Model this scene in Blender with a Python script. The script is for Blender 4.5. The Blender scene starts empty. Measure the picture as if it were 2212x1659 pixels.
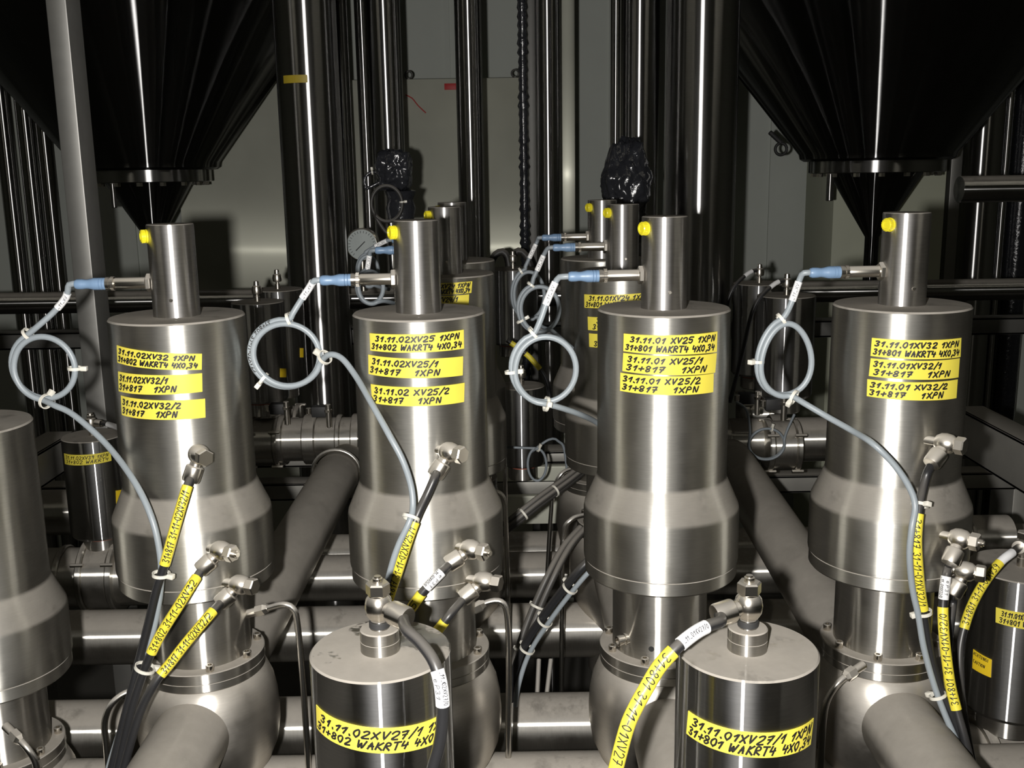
import bpy, bmesh, math, random
from mathutils import Vector, Matrix, noise

# ------------------------------------------------------------------ camera, world, light, exposure
F_PX, PITCH, ROLL, CAM_Z = 2220.0, 11.6, -0.9, 1.75
scene = bpy.context.scene
col = scene.collection
cam_data = bpy.data.cameras.new('camera')
cam = bpy.data.objects.new('camera', cam_data)
col.objects.link(cam)
CAM_M = Matrix.Rotation(math.radians(90 - PITCH), 3, 'X') @ Matrix.Rotation(math.radians(ROLL), 3, 'Z')
cam.matrix_world = Matrix.Translation((0, 0, CAM_Z)) @ CAM_M.to_4x4()
cam_data.sensor_width = 36.0
cam_data.lens = F_PX / 2212.0 * 36.0
cam_data.clip_start = 0.02
cam_data.clip_end = 60
scene.camera = cam

world = bpy.data.worlds.new('dim_hall')
scene.world = world
world.use_nodes = True
world.node_tree.nodes['Background'].inputs[0].default_value = (0.9, 1.0, 0.92, 1)
world.node_tree.nodes['Background'].inputs[1].default_value = 0.012

# the flash gun of the camera, left of the lens
fl = bpy.data.lights.new('flash', 'SPOT')
fl.energy = 115.0
fl.color = (1.0, 0.97, 0.93)
fl.shadow_soft_size = 0.012
fl.spot_size = math.radians(92)
fl.spot_blend = 0.7
flash = bpy.data.objects.new('flash', fl)
flash.matrix_world = Matrix.Translation((-0.065, 0.0, CAM_Z - 0.012)) @ CAM_M.to_4x4()
col.objects.link(flash)

# two dim unseen lights, added high on either side as warm ambient fill
for lx, ly, e in ((-2.2, 0.2, 5.0), (2.3, 0.4, 5.0)):
    la = bpy.data.lights.new('added_fill_light', 'AREA')
    la.shape = 'RECTANGLE'
    la.size, la.size_y = 0.15, 2.6
    la.energy = e
    la.color = (1.0, 0.93, 0.76)
    lo = bpy.data.objects.new('added_fill_light', la)
    lo.location = (lx, ly, 3.9)
    col.objects.link(lo)

vs = scene.view_settings
vs.view_transform = 'Standard'
vs.look = 'None'
vs.exposure = 0.0
vs.gamma = 1.0
vs.use_curve_mapping = False
scene.cycles.max_bounces = 8
scene.cycles.sample_clamp_indirect = 4.0

# ------------------------------------------------------------------ helpers
def ray(px, py):
    return CAM_M @ Vector(((px - 1106) / F_PX, -(py - 829.5) / F_PX, -1))

def P(px, py, Y):
    """world point seen at this photo pixel, at distance Y in front of the lens"""
    d = ray(px, py)
    return Vector((0, 0, CAM_Z)) + d * (Y / d.y)

def cyl_hit(px, py, cx, cy, R):
    """where the sight line meets an upright cylinder: angle from the front, height"""
    d = ray(px, py)
    a = d.x * d.x + d.y * d.y
    b = -2 * (d.x * cx + d.y * cy)
    c = cx * cx + cy * cy - R * R
    disc = max(b * b - 4 * a * c, 0.0)
    t = (-b - math.sqrt(disc)) / (2 * a)
    x, y, z = d.x * t, d.y * t, CAM_Z + d.z * t
    return math.atan2(x - cx, -(y - cy)), z

def tag(o, label, cat, group=None, kind=None):
    if label: o['label'] = label
    if cat: o['category'] = cat
    if group: o['group'] = group
    if kind: o['kind'] = kind
    return o

def thing(name, label, cat, loc=(0, 0, 0), group=None):
    o = bpy.data.objects.new(name, None)
    o.empty_display_size = 0.02
    o.location = loc
    col.objects.link(o)
    return tag(o, label, cat, group)

def obj(name, bm, mat, parent=None, mw=None, sharp=35, label=None):
    bmesh.ops.recalc_face_normals(bm, faces=bm.faces[:])
    me = bpy.data.meshes.new(name)
    for f in bm.faces: f.smooth = True
    bm.to_mesh(me)
    bm.free()
    me.set_sharp_from_angle(angle=math.radians(sharp))
    me.materials.append(mat)
    o = bpy.data.objects.new(name, me)
    col.objects.link(o)
    if mw is None: mw = Matrix.Identity(4)
    if parent is not None:
        o.parent = parent
        pm = Matrix.Translation(parent.location)
        q = parent
        # parents here are only translated empties or meshes placed with matrix_basis
        pm = world_of(parent)
        o.matrix_basis = pm.inverted() @ mw
    else:
        o.matrix_basis = mw
    if label: o['label'] = label
    return o

def world_of(o):
    m = o.matrix_basis.copy()
    while o.parent is not None:
        o = o.parent
        m = o.matrix_basis @ m
    return m

def axis_matrix(p0, p1):
    p0, p1 = Vector(p0), Vector(p1)
    z = (p1 - p0).normalized()
    q = Vector((0, 0, 1)).rotation_difference(z)
    return Matrix.Translation(p0) @ q.to_matrix().to_4x4()

def add_lathe(bm, prof, seg=64, M=None, cap=True):
    rings = []
    for r, z in prof:
        if r < 1e-6:
            rings.append([bm.verts.new((0, 0, z))])
        else:
            rings.append([bm.verts.new((r * math.cos(2 * math.pi * k / seg), r * math.sin(2 * math.pi * k / seg), z)) for k in range(seg)])
    for a, b in zip(rings, rings[1:]):
        for k in range(seg):
            k2 = (k + 1) % seg
            if len(a) == 1 and len(b) == 1: continue
            if len(a) == 1: bm.faces.new((a[0], b[k], b[k2]))
            elif len(b) == 1: bm.faces.new((a[k], a[k2], b[0]))
            else: bm.faces.new((a[k], a[k2], b[k2], b[k]))
    if cap:
        for rg in (rings[0], rings[-1]):
            if len(rg) > 2: bm.faces.new(rg)
    if M is not None:
        vs_ = [v for rg in rings for v in rg]
        bmesh.ops.transform(bm, matrix=M, verts=vs_)
    return bm

def lathe(name, prof, mat, parent, at=(0, 0, 0), seg=64, mw=None, sharp=35, label=None):
    bm = bmesh.new()
    add_lathe(bm, prof, seg)
    return obj(name, bm, mat, parent, mw if mw is not None else Matrix.Translation(at), sharp, label)

def rod(name, p0, p1, r, mat, parent=None, seg=32, bev=0.0, r1=None, label=None):
    L = (Vector(p1) - Vector(p0)).length
    r1 = r if r1 is None else r1
    b = min(bev, L * .4)
    prof = [(r - b, 0), (r, b), (r1, L - b), (r1 - b, L)] if b > 0 else [(r, 0), (r1, L)]
    return lathe(name, prof, mat, parent, seg=seg, mw=axis_matrix(p0, p1), label=label)

def add_box(bm, lo, hi, M=None, bev=0.0):
    vs_ = [bm.verts.new((x, y, z)) for z in (lo[2], hi[2]) for y in (lo[1], hi[1]) for x in (lo[0], hi[0])]
    fs = [(0, 1, 3, 2), (4, 6, 7, 5), (0, 4, 5, 1), (2, 3, 7, 6), (0, 2, 6, 4), (1, 5, 7, 3)]
    faces = [bm.faces.new([vs_[i] for i in f]) for f in fs]
    if bev > 0:
        es = list({e for f in faces for e in f.edges})
        r = bmesh.ops.bevel(bm, geom=es, offset=bev, segments=2, affect='EDGES', profile=.5)
        vs_ = list({v for f in r['faces'] for v in f.verts})
    if M is not None:
        bmesh.ops.transform(bm, matrix=M, verts=[v for v in vs_ if v.is_valid])
    return bm

def box(name, lo, hi, mat, parent=None, bev=0.002, mw=None, label=None):
    bm = bmesh.new()
    add_box(bm, lo, hi, None, bev)
    return obj(name, bm, mat, parent, mw, label=label)

def smooth_path(pts, step=0.006):
    """Catmull-Rom through the points, resampled evenly"""
    pts = [Vector(p) for p in pts]
    out = []
    n = len(pts)
    for i in range(n - 1):
        p0, p1, p2, p3 = pts[max(i - 1, 0)], pts[i], pts[i + 1], pts[min(i + 2, n - 1)]
        k = max(2, int((p2 - p1).length / step))
        for j in range(k):
            t = j / k
            out.append(0.5 * (2 * p1 + (p2 - p0) * t + (2 * p0 - 5 * p1 + 4 * p2 - p3) * t * t + (3 * p1 - p0 - 3 * p2 + p3) * t ** 3))
    out.append(pts[-1])
    return out

def frames(path):
    fr = []
    nrm = None
    for i, p in enumerate(path):
        t = (path[min(i + 1, len(path) - 1)] - path[max(i - 1, 0)])
        t = t.normalized() if t.length > 1e-9 else Vector((0, 0, 1))
        if nrm is None:
            nrm = t.orthogonal().normalized()
        else:
            nrm = (nrm - t * nrm.dot(t))
            nrm = nrm.normalized() if nrm.length > 1e-6 else t.orthogonal().normalized()
        fr.append((p, t, nrm, t.cross(nrm)))
    return fr

def add_tube(bm, path, r, seg=14):
    rings = []
    for i, (p, t, a, b) in enumerate(frames(path)):
        rr = r(i / max(1, len(path) - 1)) if callable(r) else r
        rings.append([bm.verts.new(p + (a * math.cos(2 * math.pi * k / seg) + b * math.sin(2 * math.pi * k / seg)) * rr) for k in range(seg)])
    for A, B in zip(rings, rings[1:]):
        for k in range(seg):
            bm.faces.new((A[k], A[(k + 1) % seg], B[(k + 1) % seg], B[k]))
    bm.faces.new(rings[0])
    bm.faces.new(rings[-1])
    return bm

def tube(name, path, r, mat, parent=None, seg=14, label=None):
    bm = bmesh.new()
    add_tube(bm, path, r, seg)
    return obj(name, bm, mat, parent, sharp=50, label=label)

def nearest(path, p):
    return min(range(len(path)), key=lambda i: (path[i] - p).length)

# ------------------------------------------------------------------ materials
def new_mat(name):
    m = bpy.data.materials.new(name)
    m.use_nodes = True
    nt = m.node_tree
    nt.nodes.clear()
    out = nt.nodes.new('ShaderNodeOutputMaterial')
    return m, nt, out

def nnoise(nt, scale, detail=4, rough=.6, vec=None, mul=None):
    tc = nt.nodes.new('ShaderNodeTexCoord')
    src = tc.outputs['Object']
    if mul:
        mp = nt.nodes.new('ShaderNodeMapping')
        mp.inputs['Scale'].default_value = mul
        nt.links.new(src, mp.inputs['Vector'])
        src = mp.outputs['Vector']
    n = nt.nodes.new('ShaderNodeTexNoise')
    n.inputs['Scale'].default_value = scale
    n.inputs['Detail'].default_value = detail
    n.inputs['Roughness'].default_value = rough
    nt.links.new(src, n.inputs['Vector'])
    return n.outputs['Fac']

def maprange(nt, val, a, b, c, d):
    n = nt.nodes.new('ShaderNodeMapRange')
    n.inputs['From Min'].default_value = a
    n.inputs['From Max'].default_value = b
    n.inputs['To Min'].default_value = c
    n.inputs['To Max'].default_value = d
    nt.links.new(val, n.inputs['Value'])
    return n.outputs['Result']

def math_n(nt, op, a, b):
    n = nt.nodes.new('ShaderNodeMath')
    n.operation = op
    for i, v in enumerate((a, b)):
        if isinstance(v, (int, float)): n.inputs[i].default_value = v
        else: nt.links.new(v, n.inputs[i])
    return n.outputs[0]

DUST = (0.30, 0.278, 0.245, 1)

def steel(name, base=(.55, .54, .51), sharp=(.22, .85), broad=(.5, .5), mixf=.5, dust=.9, dz=(.28, .62), film=.06, brush=60, wear=(.30, .46, .55, 22), rv=1.0):
    """stainless steel turned round its local axis; loose dust lies on faces that look up"""
    m, nt, out = new_mat(name)
    N = nt.nodes.new
    tan = N('ShaderNodeTangent')
    tan.direction_type = 'RADIAL'
    tan.axis = 'Z'
    scuff = nnoise(nt, 14, 5, .65)
    fine = nnoise(nt, brush, 3, .6, mul=(1, 1, 14))
    def gloss(narrow, wide, lo, hi):
        r, an = math.sqrt(math.sqrt(narrow * wide)), 1 - math.sqrt(narrow / wide)
        g = N('ShaderNodeBsdfAnisotropic')
        g.distribution = 'BECKMANN'
        c = N('ShaderNodeMix'); c.data_type = 'RGBA'
        c.inputs[6].default_value = tuple(x * .78 for x in base) + (1,)
        c.inputs[7].default_value = tuple(min(1, x * 1.12) for x in base) + (1,)
        nt.links.new(fine, c.inputs[0])
        nt.links.new(c.outputs[2], g.inputs['Color'])
        nt.links.new(maprange(nt, scuff, .3, .7, r * (1 + (lo - 1) * rv), r * (1 + (hi - 1) * rv)), g.inputs['Roughness'])
        g.inputs['Anisotropy'].default_value = an
        g.inputs['Rotation'].default_value = 0.0
        nt.links.new(tan.outputs[0], g.inputs['Tangent'])
        return g
    g1, g2 = gloss(sharp[0], sharp[1], .85, 1.15), gloss(broad[0], broad[1], .9, 1.1)
    mx = N('ShaderNodeMixShader')
    mx.inputs[0].default_value = mixf
    nt.links.new(g1.outputs[0], mx.inputs[1])
    nt.links.new(g2.outputs[0], mx.inputs[2])
    d = N('ShaderNodeBsdfDiffuse')
    dcol = N('ShaderNodeMix'); dcol.data_type = 'RGBA'
    dcol.inputs[6].default_value = tuple(x * .82 for x in DUST[:3]) + (1,)
    dcol.inputs[7].default_value = tuple(x * 1.1 for x in DUST[:3]) + (1,)
    nt.links.new(nnoise(nt, 55, 5, .7), dcol.inputs[0])
    nt.links.new(dcol.outputs[2], d.inputs['Color'])
    geo = N('ShaderNodeNewGeometry')
    sep = N('ShaderNodeSeparateXYZ')
    nt.links.new(geo.outputs['Normal'], sep.inputs[0])
    up = maprange(nt, sep.outputs['Z'], dz[0], dz[1], 0, 1)
    wear = maprange(nt, nnoise(nt, wear[3], 5, .7), wear[0], wear[1], wear[2], 1)
    fac = math_n(nt, 'ADD', math_n(nt, 'MULTIPLY', math_n(nt, 'MULTIPLY', up, wear), dust - film), math_n(nt, 'MULTIPLY', scuff, film * 2))
    m2 = N('ShaderNodeMixShader')
    nt.links.new(fac, m2.inputs[0])
    nt.links.new(mx.outputs[0], m2.inputs[1])
    nt.links.new(d.outputs[0], m2.inputs[2])
    nt.links.new(m2.outputs[0], out.inputs[0])
    return m

def plain(name, color, rough=.5, metallic=0.0, spec=.5, var=.12, scale=40, bump=0.0, dust=0.0, coat=0.0):
    m, nt, out = new_mat(name)
    N = nt.nodes.new
    b = N('ShaderNodeBsdfPrincipled')
    b.inputs['Metallic'].default_value = metallic
    b.inputs['Roughness'].default_value = rough
    b.inputs['Specular IOR Level'].default_value = spec
    b.inputs['Coat Weight'].default_value = coat
    c = N('ShaderNodeMix'); c.data_type = 'RGBA'
    c.inputs[6].default_value = tuple(max(0, x * (1 - var)) for x in color) + (1,)
    c.inputs[7].default_value = tuple(min(1, x * (1 + var)) for x in color) + (1,)
    nz = nnoise(nt, scale, 4, .6)
    nt.links.new(nz, c.inputs[0])
    src = c.outputs[2]
    if dust > 0:
        geo = N('ShaderNodeNewGeometry')
        sep = N('ShaderNodeSeparateXYZ')
        nt.links.new(geo.outputs['Normal'], sep.inputs[0])
        up = math_n(nt, 'MULTIPLY', maprange(nt, sep.outputs['Z'], .2, .8, 0, 1), dust)
        c2 = N('ShaderNodeMix'); c2.data_type = 'RGBA'
        c2.inputs[7].default_value = DUST
        nt.links.new(up, c2.inputs[0])
        nt.links.new(src, c2.inputs[6])
        src = c2.outputs[2]
        if metallic > 0:
            nt.links.new(math_n(nt, 'MULTIPLY', math_n(nt, 'SUBTRACT', 1, up), metallic), b.inputs['Metallic'])
            nt.links.new(math_n(nt, 'ADD', rough, math_n(nt, 'MULTIPLY', up, .6 - rough * .6)), b.inputs['Roughness'])
    nt.links.new(src, b.inputs['Base Color'])
    if bump > 0:
        bp = N('ShaderNodeBump')
        bp.inputs['Strength'].default_value = bump
        bp.inputs['Distance'].default_value = .002
        nt.links.new(nz, bp.inputs['Height'])
        nt.links.new(bp.outputs[0], b.inputs['Normal'])
    nt.links.new(b.outputs[0], out.inputs[0])
    return m

M_BODY = steel('brushed_actuator_steel', (.53, .52, .48), (.075, .60), (.24, .50), .20, .97, dz=(.14, .46), rv=.7)
M_CAP = steel('polished_cap_steel', (.58, .57, .56), (.05, .50), (.20, .45), .22, .95, rv=.6)
M_NECK = steel('polished_neck_steel', (.50, .485, .45), (.038, .60), (.2, .45), .22, .95, rv=.6)
M_SMALL = steel('mirror_actuator_steel', (.46, .46, .46), (.011, .60), (.16, .45), .15, .97, film=.02, rv=.3)
M_SMALL_WIPED = steel('mirror_actuator_steel_wiped', (.46, .46, .46), (.011, .60), (.16, .45), .15, .97, film=.02, wear=(.43, .46, .10, 9), rv=.3)
M_PIPE = steel('dusty_pipe_steel', (.66, .64, .59), (.035, .50), (.24, .40), .25, .97, dz=(.50, .66), film=.07)
M_DUSTPIPE = steel('thickly_dusted_pipe_steel', (.60, .58, .53), (.06, .30), (.24, .40), .35, .97, dz=(.0, .42), film=.2, wear=(.26, .42, .82, 12))
M_HOUSING = steel('dusty_housing_steel', (.58, .55, .50), (.09, .14), (.28, .34), .5, .9, dz=(.12, .78), film=.12)
M_DARKPIPE = steel('mirror_pipe_steel', (.46, .455, .45), (.030, .26), (.12, .30), .04, .8, dz=(.4, .8), film=.006, rv=.15)
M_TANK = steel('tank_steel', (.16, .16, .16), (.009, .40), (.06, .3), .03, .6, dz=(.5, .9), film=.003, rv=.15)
M_THIN = plain('thin_tube_steel', (.55, .53, .49), .25, 1.0, dust=.75)
M_NICKEL = plain('nickel_plated_brass', (.66, .62, .55), .28, 1.0, dust=.65, var=.15)
M_NICKEL_CLEAN = plain('clean_nickel', (.68, .64, .57), .22, 1.0, dust=.25, var=.1)
M_SENSOR = plain('sensor_barrel_metal', (.66, .62, .54), .25, 1.0, dust=.6)
M_BLACKHOSE = plain('black_hose', (.016, .016, .017), .38, spec=.5, dust=.25)
M_GREYHOSE = plain('dusty_black_hose', (.035, .033, .03), .5, dust=.5)
M_BLUECABLE = plain('pale_blue_grey_cable', (.235, .265, .285), .42, var=.06)
M_BLUEDULL = plain('dull_blue_cable', (.19, .215, .235), .5, var=.08)
M_BLUE = plain('blue_connector_plastic', (.15, .235, .36), .42, var=.06)
M_WHITE = plain('white_sleeve', (.72, .72, .72), .45, var=.03)
M_TIE = plain('natural_nylon', (.62, .60, .53), .35, var=.05)
M_YTAPE = plain('yellow_tape', (.66, .56, .07), .38, var=.04, spec=.4)
M_YSLEEVE = plain('yellow_sleeve', (.70, .59, .05), .42, var=.06, bump=.2, scale=120)
M_YPLUG = plain('yellow_plastic', (.62, .54, .02), .3, var=.04)
M_OCHRE = plain('ochre_sticker', (.72, .50, .02), .4, var=.05)
M_INK = plain('marker_ink', (.012, .011, .010), .5, var=.0)
M_INKGREY = plain('printed_ink', (.06, .06, .065), .5, var=.0)
M_RED = plain('red_sticker', (.55, .03, .03), .5)
M_ORANGE = plain('rust_red_seal', (.35, .09, .05), .5)
M_FOIL = plain('black_stretch_foil', (.02, .021, .025), .16, spec=.7, var=.3, scale=70, bump=.9)
M_PAINT = plain('grey_wall_paint', (.60, .63, .58), .7, var=.04, scale=8)
M_PAINT_GREEN = plain('pale_painted_panel', (.62, .64, .50), .6, var=.05, scale=6)
M_FLOOR = plain('dark_concrete', (.10, .095, .085), .8, var=.2, scale=6)
M_BLACK = plain('black_rubber', (.02, .02, .02), .6)
M_HOLE = plain('dark_bore', (.01, .01, .01), .8)
M_BEAM = plain('galvanised_beam', (.36, .35, .32), .5, .55, dust=.85, var=.15, scale=18)
M_DARKBEAM = plain('dark_beam', (.12, .118, .11), .5, .4, dust=.3, var=.15)
M_POST = plain('brushed_post_steel', (.36, .355, .335), .5, .85, var=.12, scale=30)
M_GAUGE = plain('gauge_dial_glass', (.42, .46, .45), .25, var=.04)

def sheet_steel(name, base):
    """flat steel sheet brushed up and down"""
    m, nt, out = new_mat(name)
    N = nt.nodes.new
    t = N('ShaderNodeCombineXYZ')
    t.inputs[2].default_value = 1.0
    g = N('ShaderNodeBsdfAnisotropic')
    g.inputs['Roughness'].default_value = .24
    g.inputs['Anisotropy'].default_value = .88
    g.inputs['Rotation'].default_value = 0.0
    g.inputs['Color'].default_value = base + (1,)
    nt.links.new(t.outputs[0], g.inputs['Tangent'])
    g2 = N('ShaderNodeBsdfAnisotropic')
    g2.inputs['Roughness'].default_value = .46
    g2.inputs['Anisotropy'].default_value = .70
    g2.inputs['Rotation'].default_value = 0.0
    g2.inputs['Color'].default_value = base + (1,)
    nt.links.new(t.outputs[0], g2.inputs['Tangent'])
    mx = N('ShaderNodeMixShader'); mx.inputs[0].default_value = .88
    nt.links.new(g.outputs[0], mx.inputs[1]); nt.links.new(g2.outputs[0], mx.inputs[2])
    d = N('ShaderNodeBsdfDiffuse'); d.inputs['Color'].default_value = (.80, .81, .69, 1)
    m2 = N('ShaderNodeMixShader')
    nt.links.new(maprange(nt, nnoise(nt, 3, 4, .6), .3, .7, .50, .64), m2.inputs[0])
    nt.links.new(mx.outputs[0], m2.inputs[1]); nt.links.new(d.outputs[0], m2.inputs[2])
    nt.links.new(m2.outputs[0], out.inputs[0])
    return m
M_SHEET = sheet_steel('brushed_sheet_steel', (.50, .50, .42))

# ------------------------------------------------------------------ handwriting
G = {
 '0': ['3,0 0,3 0,7 3,10 5,8 5,3 3,0'], '1': ['0,6 4,10 2,0'], '2': ['0,8 2,10 5,9 5,6 0,0 6,0'],
 '3': ['0,9 3,10 5,8 2,5 5,3 3,0 0,1'], '4': ['1,10 0,4 6,5', '5,8 4,0'], '5': ['6,10 1,10 0,6 4,6 5,3 3,0 0,1'],
 '7': ['0,9 6,10 2,0', '1,5 5,5'], '8': ['3,5 0,7 2,10 5,8 3,5 0,2 2,0 5,2 3,5'], '9': ['5,8 2,10 0,7 3,5 5,8 4,0'],
 '+': ['0,4 6,5', '3,8 3,1'], '.': ['1,1 1.6,0'], ',': ['2,1 .8,-2'], '/': ['0,-1 5,11'], '-': ['0,4.5 4,4.5'], '_': ['0,0 5,0'], '!': ['1,10 1,3', '1,1 1.2,0'],
 'X': ['0,9 6,0', '6,10 0,0'], 'V': ['0,10 2,0 6,10'], 'P': ['0,0 1,10 5,9 5,6 1,5'], 'N': ['0,0 1,10 5,0 6,10'],
 'W': ['0,10 1,0 4,7 5,0 8,10'], 'A': ['0,0 3,10 5,0', '1,4 5,4'], 'K': ['1,10 0,0', '6,10 1,5 6,0'], 'R': ['0,0 1,10 5,9 5,6 1,5 6,0'],
 'T': ['0,10 7,10', '3.5,10 3,0'], 'U': ['0,10 0,2 2,0 4,2 5,10'], 'C': ['5,9 2,10 0,6 1,1 5,1'], 'H': ['0,0 0,10', '5,0 5,10', '0,5 5,5'],
 'G': ['5,9 2,10 0,6 1,1 5,1 5,5 3,5'], 'O': ['3,0 0,3 0,7 3,10 5,8 5,3 3,0'], 'I': ['1,0 1,10'], 'e': ['0,4 4,4 4,6 2,7 0,5 0,2 2,0 4,1'], 'p': ['0,-3 0,7 3,7 4,4 3,1 0,1'],
}
WID = {'.': 4.5, ',': 4.5, ' ': 6, '1': 7, 'W': 11, '/': 7, '-': 6.5, 'I': 4, '!': 4, 'T': 9}

def text_width(s):
    return sum(WID.get(c, 8.8) for c in s)

def write(bm, s, fmap, u0, u1, v0, v1, pen, rng, slant=.34, jit=.35, asp=None):
    """strokes of s between u0..u1 and v0..v1 (metres on the surface); fmap(u, v) gives the 3-D point"""
    if asp is None:
        k = (u1 - u0) / max(1, text_width(s))
    else:
        k = asp
    h = (v1 - v0) / 10.0
    x = 0.0
    for ch in s:
        for st in G.get(ch, []):
            pts = []
            for tok in st.split():
                a, b = tok.split(',')
                a, b = float(a) + rng.uniform(-jit, jit), float(b) + rng.uniform(-jit, jit)
                pts.append(Vector((u0 + (x + a + slant * b * .5) * k, v0 + b * h)))
            if len(pts) > 3:
                q = smooth_path([Vector((p.x, p.y, 0)) for p in pts], step=abs(k) * 1.2)
                pts = [Vector((p.x, p.y)) for p in q]
            else:
                q = []
                for a, b in zip(pts, pts[1:]):
                    for j in range(4): q.append(a.lerp(b, j / 4))
                pts = q + [pts[-1]]
            L, Rr = [], []
            for i, p in enumerate(pts):
                t = pts[min(i + 1, len(pts) - 1)] - pts[max(i - 1, 0)]
                t = t.normalized() if t.length > 1e-9 else Vector((1, 0))
                n = Vector((-t.y, t.x)) * pen * .5
                e = -t * pen * .4 if i == 0 else (t * pen * .4 if i == len(pts) - 1 else Vector((0, 0)))
                L.append(bm.verts.new(fmap(*(p + n + e))))
                Rr.append(bm.verts.new(fmap(*(p - n + e))))
            for i in range(len(pts) - 1):
                bm.faces.new((L[i], L[i + 1], Rr[i + 1], Rr[i]))
        x += WID.get(ch, 8.8) + rng.uniform(-.3, .3)

def label_strip(parent, cx, cy, R, corners, lines, seed, pen=.0018, mat=None, name='label_strip', jit=.5, ink=None, off=.0006):
    """a tape strip stuck round an upright cylinder; corners TL TR BL BR as photo points"""
    mat = mat or M_YTAPE
    TL, TR, BL, BR = [cyl_hit(x, y, cx, cy, R) for x, y in corners]
    def pos(s, t, off):                     # s left to right, t bottom to top
        a = (BL[0] * (1 - s) + BR[0] * s) * (1 - t) + (TL[0] * (1 - s) + TR[0] * s) * t
        z = (BL[1] * (1 - s) + BR[1] * s) * (1 - t) + (TL[1] * (1 - s) + TR[1] * s) * t
        return Vector((cx + (R + off) * math.sin(a), cy - (R + off) * math.cos(a), z))
    bm = bmesh.new()
    n = 28
    top = [[bm.verts.new(pos(i / n, j / 2, off)) for i in range(n + 1)] for j in range(3)]
    bot = [[bm.verts.new(pos(i / n, j / 2, off * .15)) for i in range(n + 1)] for j in range(3)]
    for j in range(2):
        for i in range(n):
            bm.faces.new((top[j][i], top[j][i + 1], top[j + 1][i + 1], top[j + 1][i]))
            bm.faces.new((bot[j][i], bot[j + 1][i], bot[j + 1][i + 1], bot[j][i + 1]))
    for i in range(n):
        bm.faces.new((top[0][i], bot[0][i], bot[0][i + 1], top[0][i + 1]))
        bm.faces.new((top[2][i], top[2][i + 1], bot[2][i + 1], bot[2][i]))
    for j in range(2):
        bm.faces.new((top[j][0], top[j + 1][0], bot[j + 1][0], bot[j][0]))
        bm.faces.new((top[j][n], bot[j][n], bot[j + 1][n], top[j + 1][n]))
    o = obj(name, bm, mat, parent, label=None)
    width = R * abs((TR[0] - TL[0] + BR[0] - BL[0]) / 2)
    height = (TL[1] + TR[1] - BL[1] - BR[1]) / 2
    rng = random.Random(seed)
    bm = bmesh.new()
    for (s, s0, s1, t0, t1) in lines:
        write(bm, s, lambda u, v: pos(u / width, v / height, off + .0004), s0 * width, s1 * width, t0 * height, t1 * height, pen, rng, jit=jit)
    obj('handwriting', bm, ink or M_INK, o)
    return o

def tube_text(parent, path, i0, i1, r, s, hfrac, seed, pen=.0011, flip=False, ink=None, side=0.0):
    """writing along a sleeve, on the side that looks at the lens"""
    seg = path[min(i0, i1):max(i0, i1) + 1]
    if flip: seg = seg[::-1]
    L = [0.0]
    for a, b in zip(seg, seg[1:]): L.append(L[-1] + (b - a).length)
    tot = L[-1]
    eye = Vector((0, 0, CAM_Z))
    def fmap(u, v):
        u = min(max(u, 0), tot * .9999)
        k = 0
        while k < len(L) - 2 and L[k + 1] < u: k += 1
        f = (u - L[k]) / max(1e-9, L[k + 1] - L[k])
        p = seg[k].lerp(seg[k + 1], f)
        ta, tb = seg[max(k - 1, 0)], seg[min(k + 2, len(seg) - 1)]
        t = (tb - ta).normalized()
        w = (eye - p).normalized()
        w = (w - t * w.dot(t)).normalized()
        b = w.cross(t)                     # up the letters
        if b.dot(w) > 2: b = -b
        a = v / r + side
        return p + (w * math.cos(a) + b * math.sin(a)) * (r + .0004)
    rng = random.Random(seed)
    bm = bmesh.new()
    hh = r * hfrac
    span = min(tot * .89, text_width(s) * hh * .30)
    write(bm, s, fmap, tot * .5 - span / 2, tot * .5 + span / 2, -hh, hh, pen, rng, jit=.25, slant=.1)
    return obj('handwriting', bm, ink or M_INK, parent)

# ------------------------------------------------------------------ room
BACK_Y = 4.7
def struct(o):
    o['kind'] = 'structure'
    return o
struct(box('floor', (-5, -3, -.1), (5, BACK_Y + .1, 0), M_FLOOR, bev=0))
struct(box('ceiling', (-5, -3, 4.4), (5, BACK_Y + .1, 4.5), M_FLOOR, bev=0))
struct(box('wall_left', (-5.1, -3, 0), (-5, BACK_Y, 4.4), M_PAINT, bev=0))
struct(box('wall_right', (5, -3, 0), (5.1, BACK_Y, 4.4), M_PAINT, bev=0))
struct(box('wall_rear', (-5, -3.1, 0), (5, -3, 4.4), M_PAINT, bev=0))
wb = bmesh.new()
add_box(wb, (-5, BACK_Y, 0), (5, BACK_Y + .1, 4.4))
for k in range(-12, 13):                     # raised seams of the wall panels
    x = .10 + k * .36
    add_box(wb, (x - .012, BACK_Y - .012, 0), (x + .012, BACK_Y + .001, 4.4))
struct(obj('wall_back', wb, M_PAINT))

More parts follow.
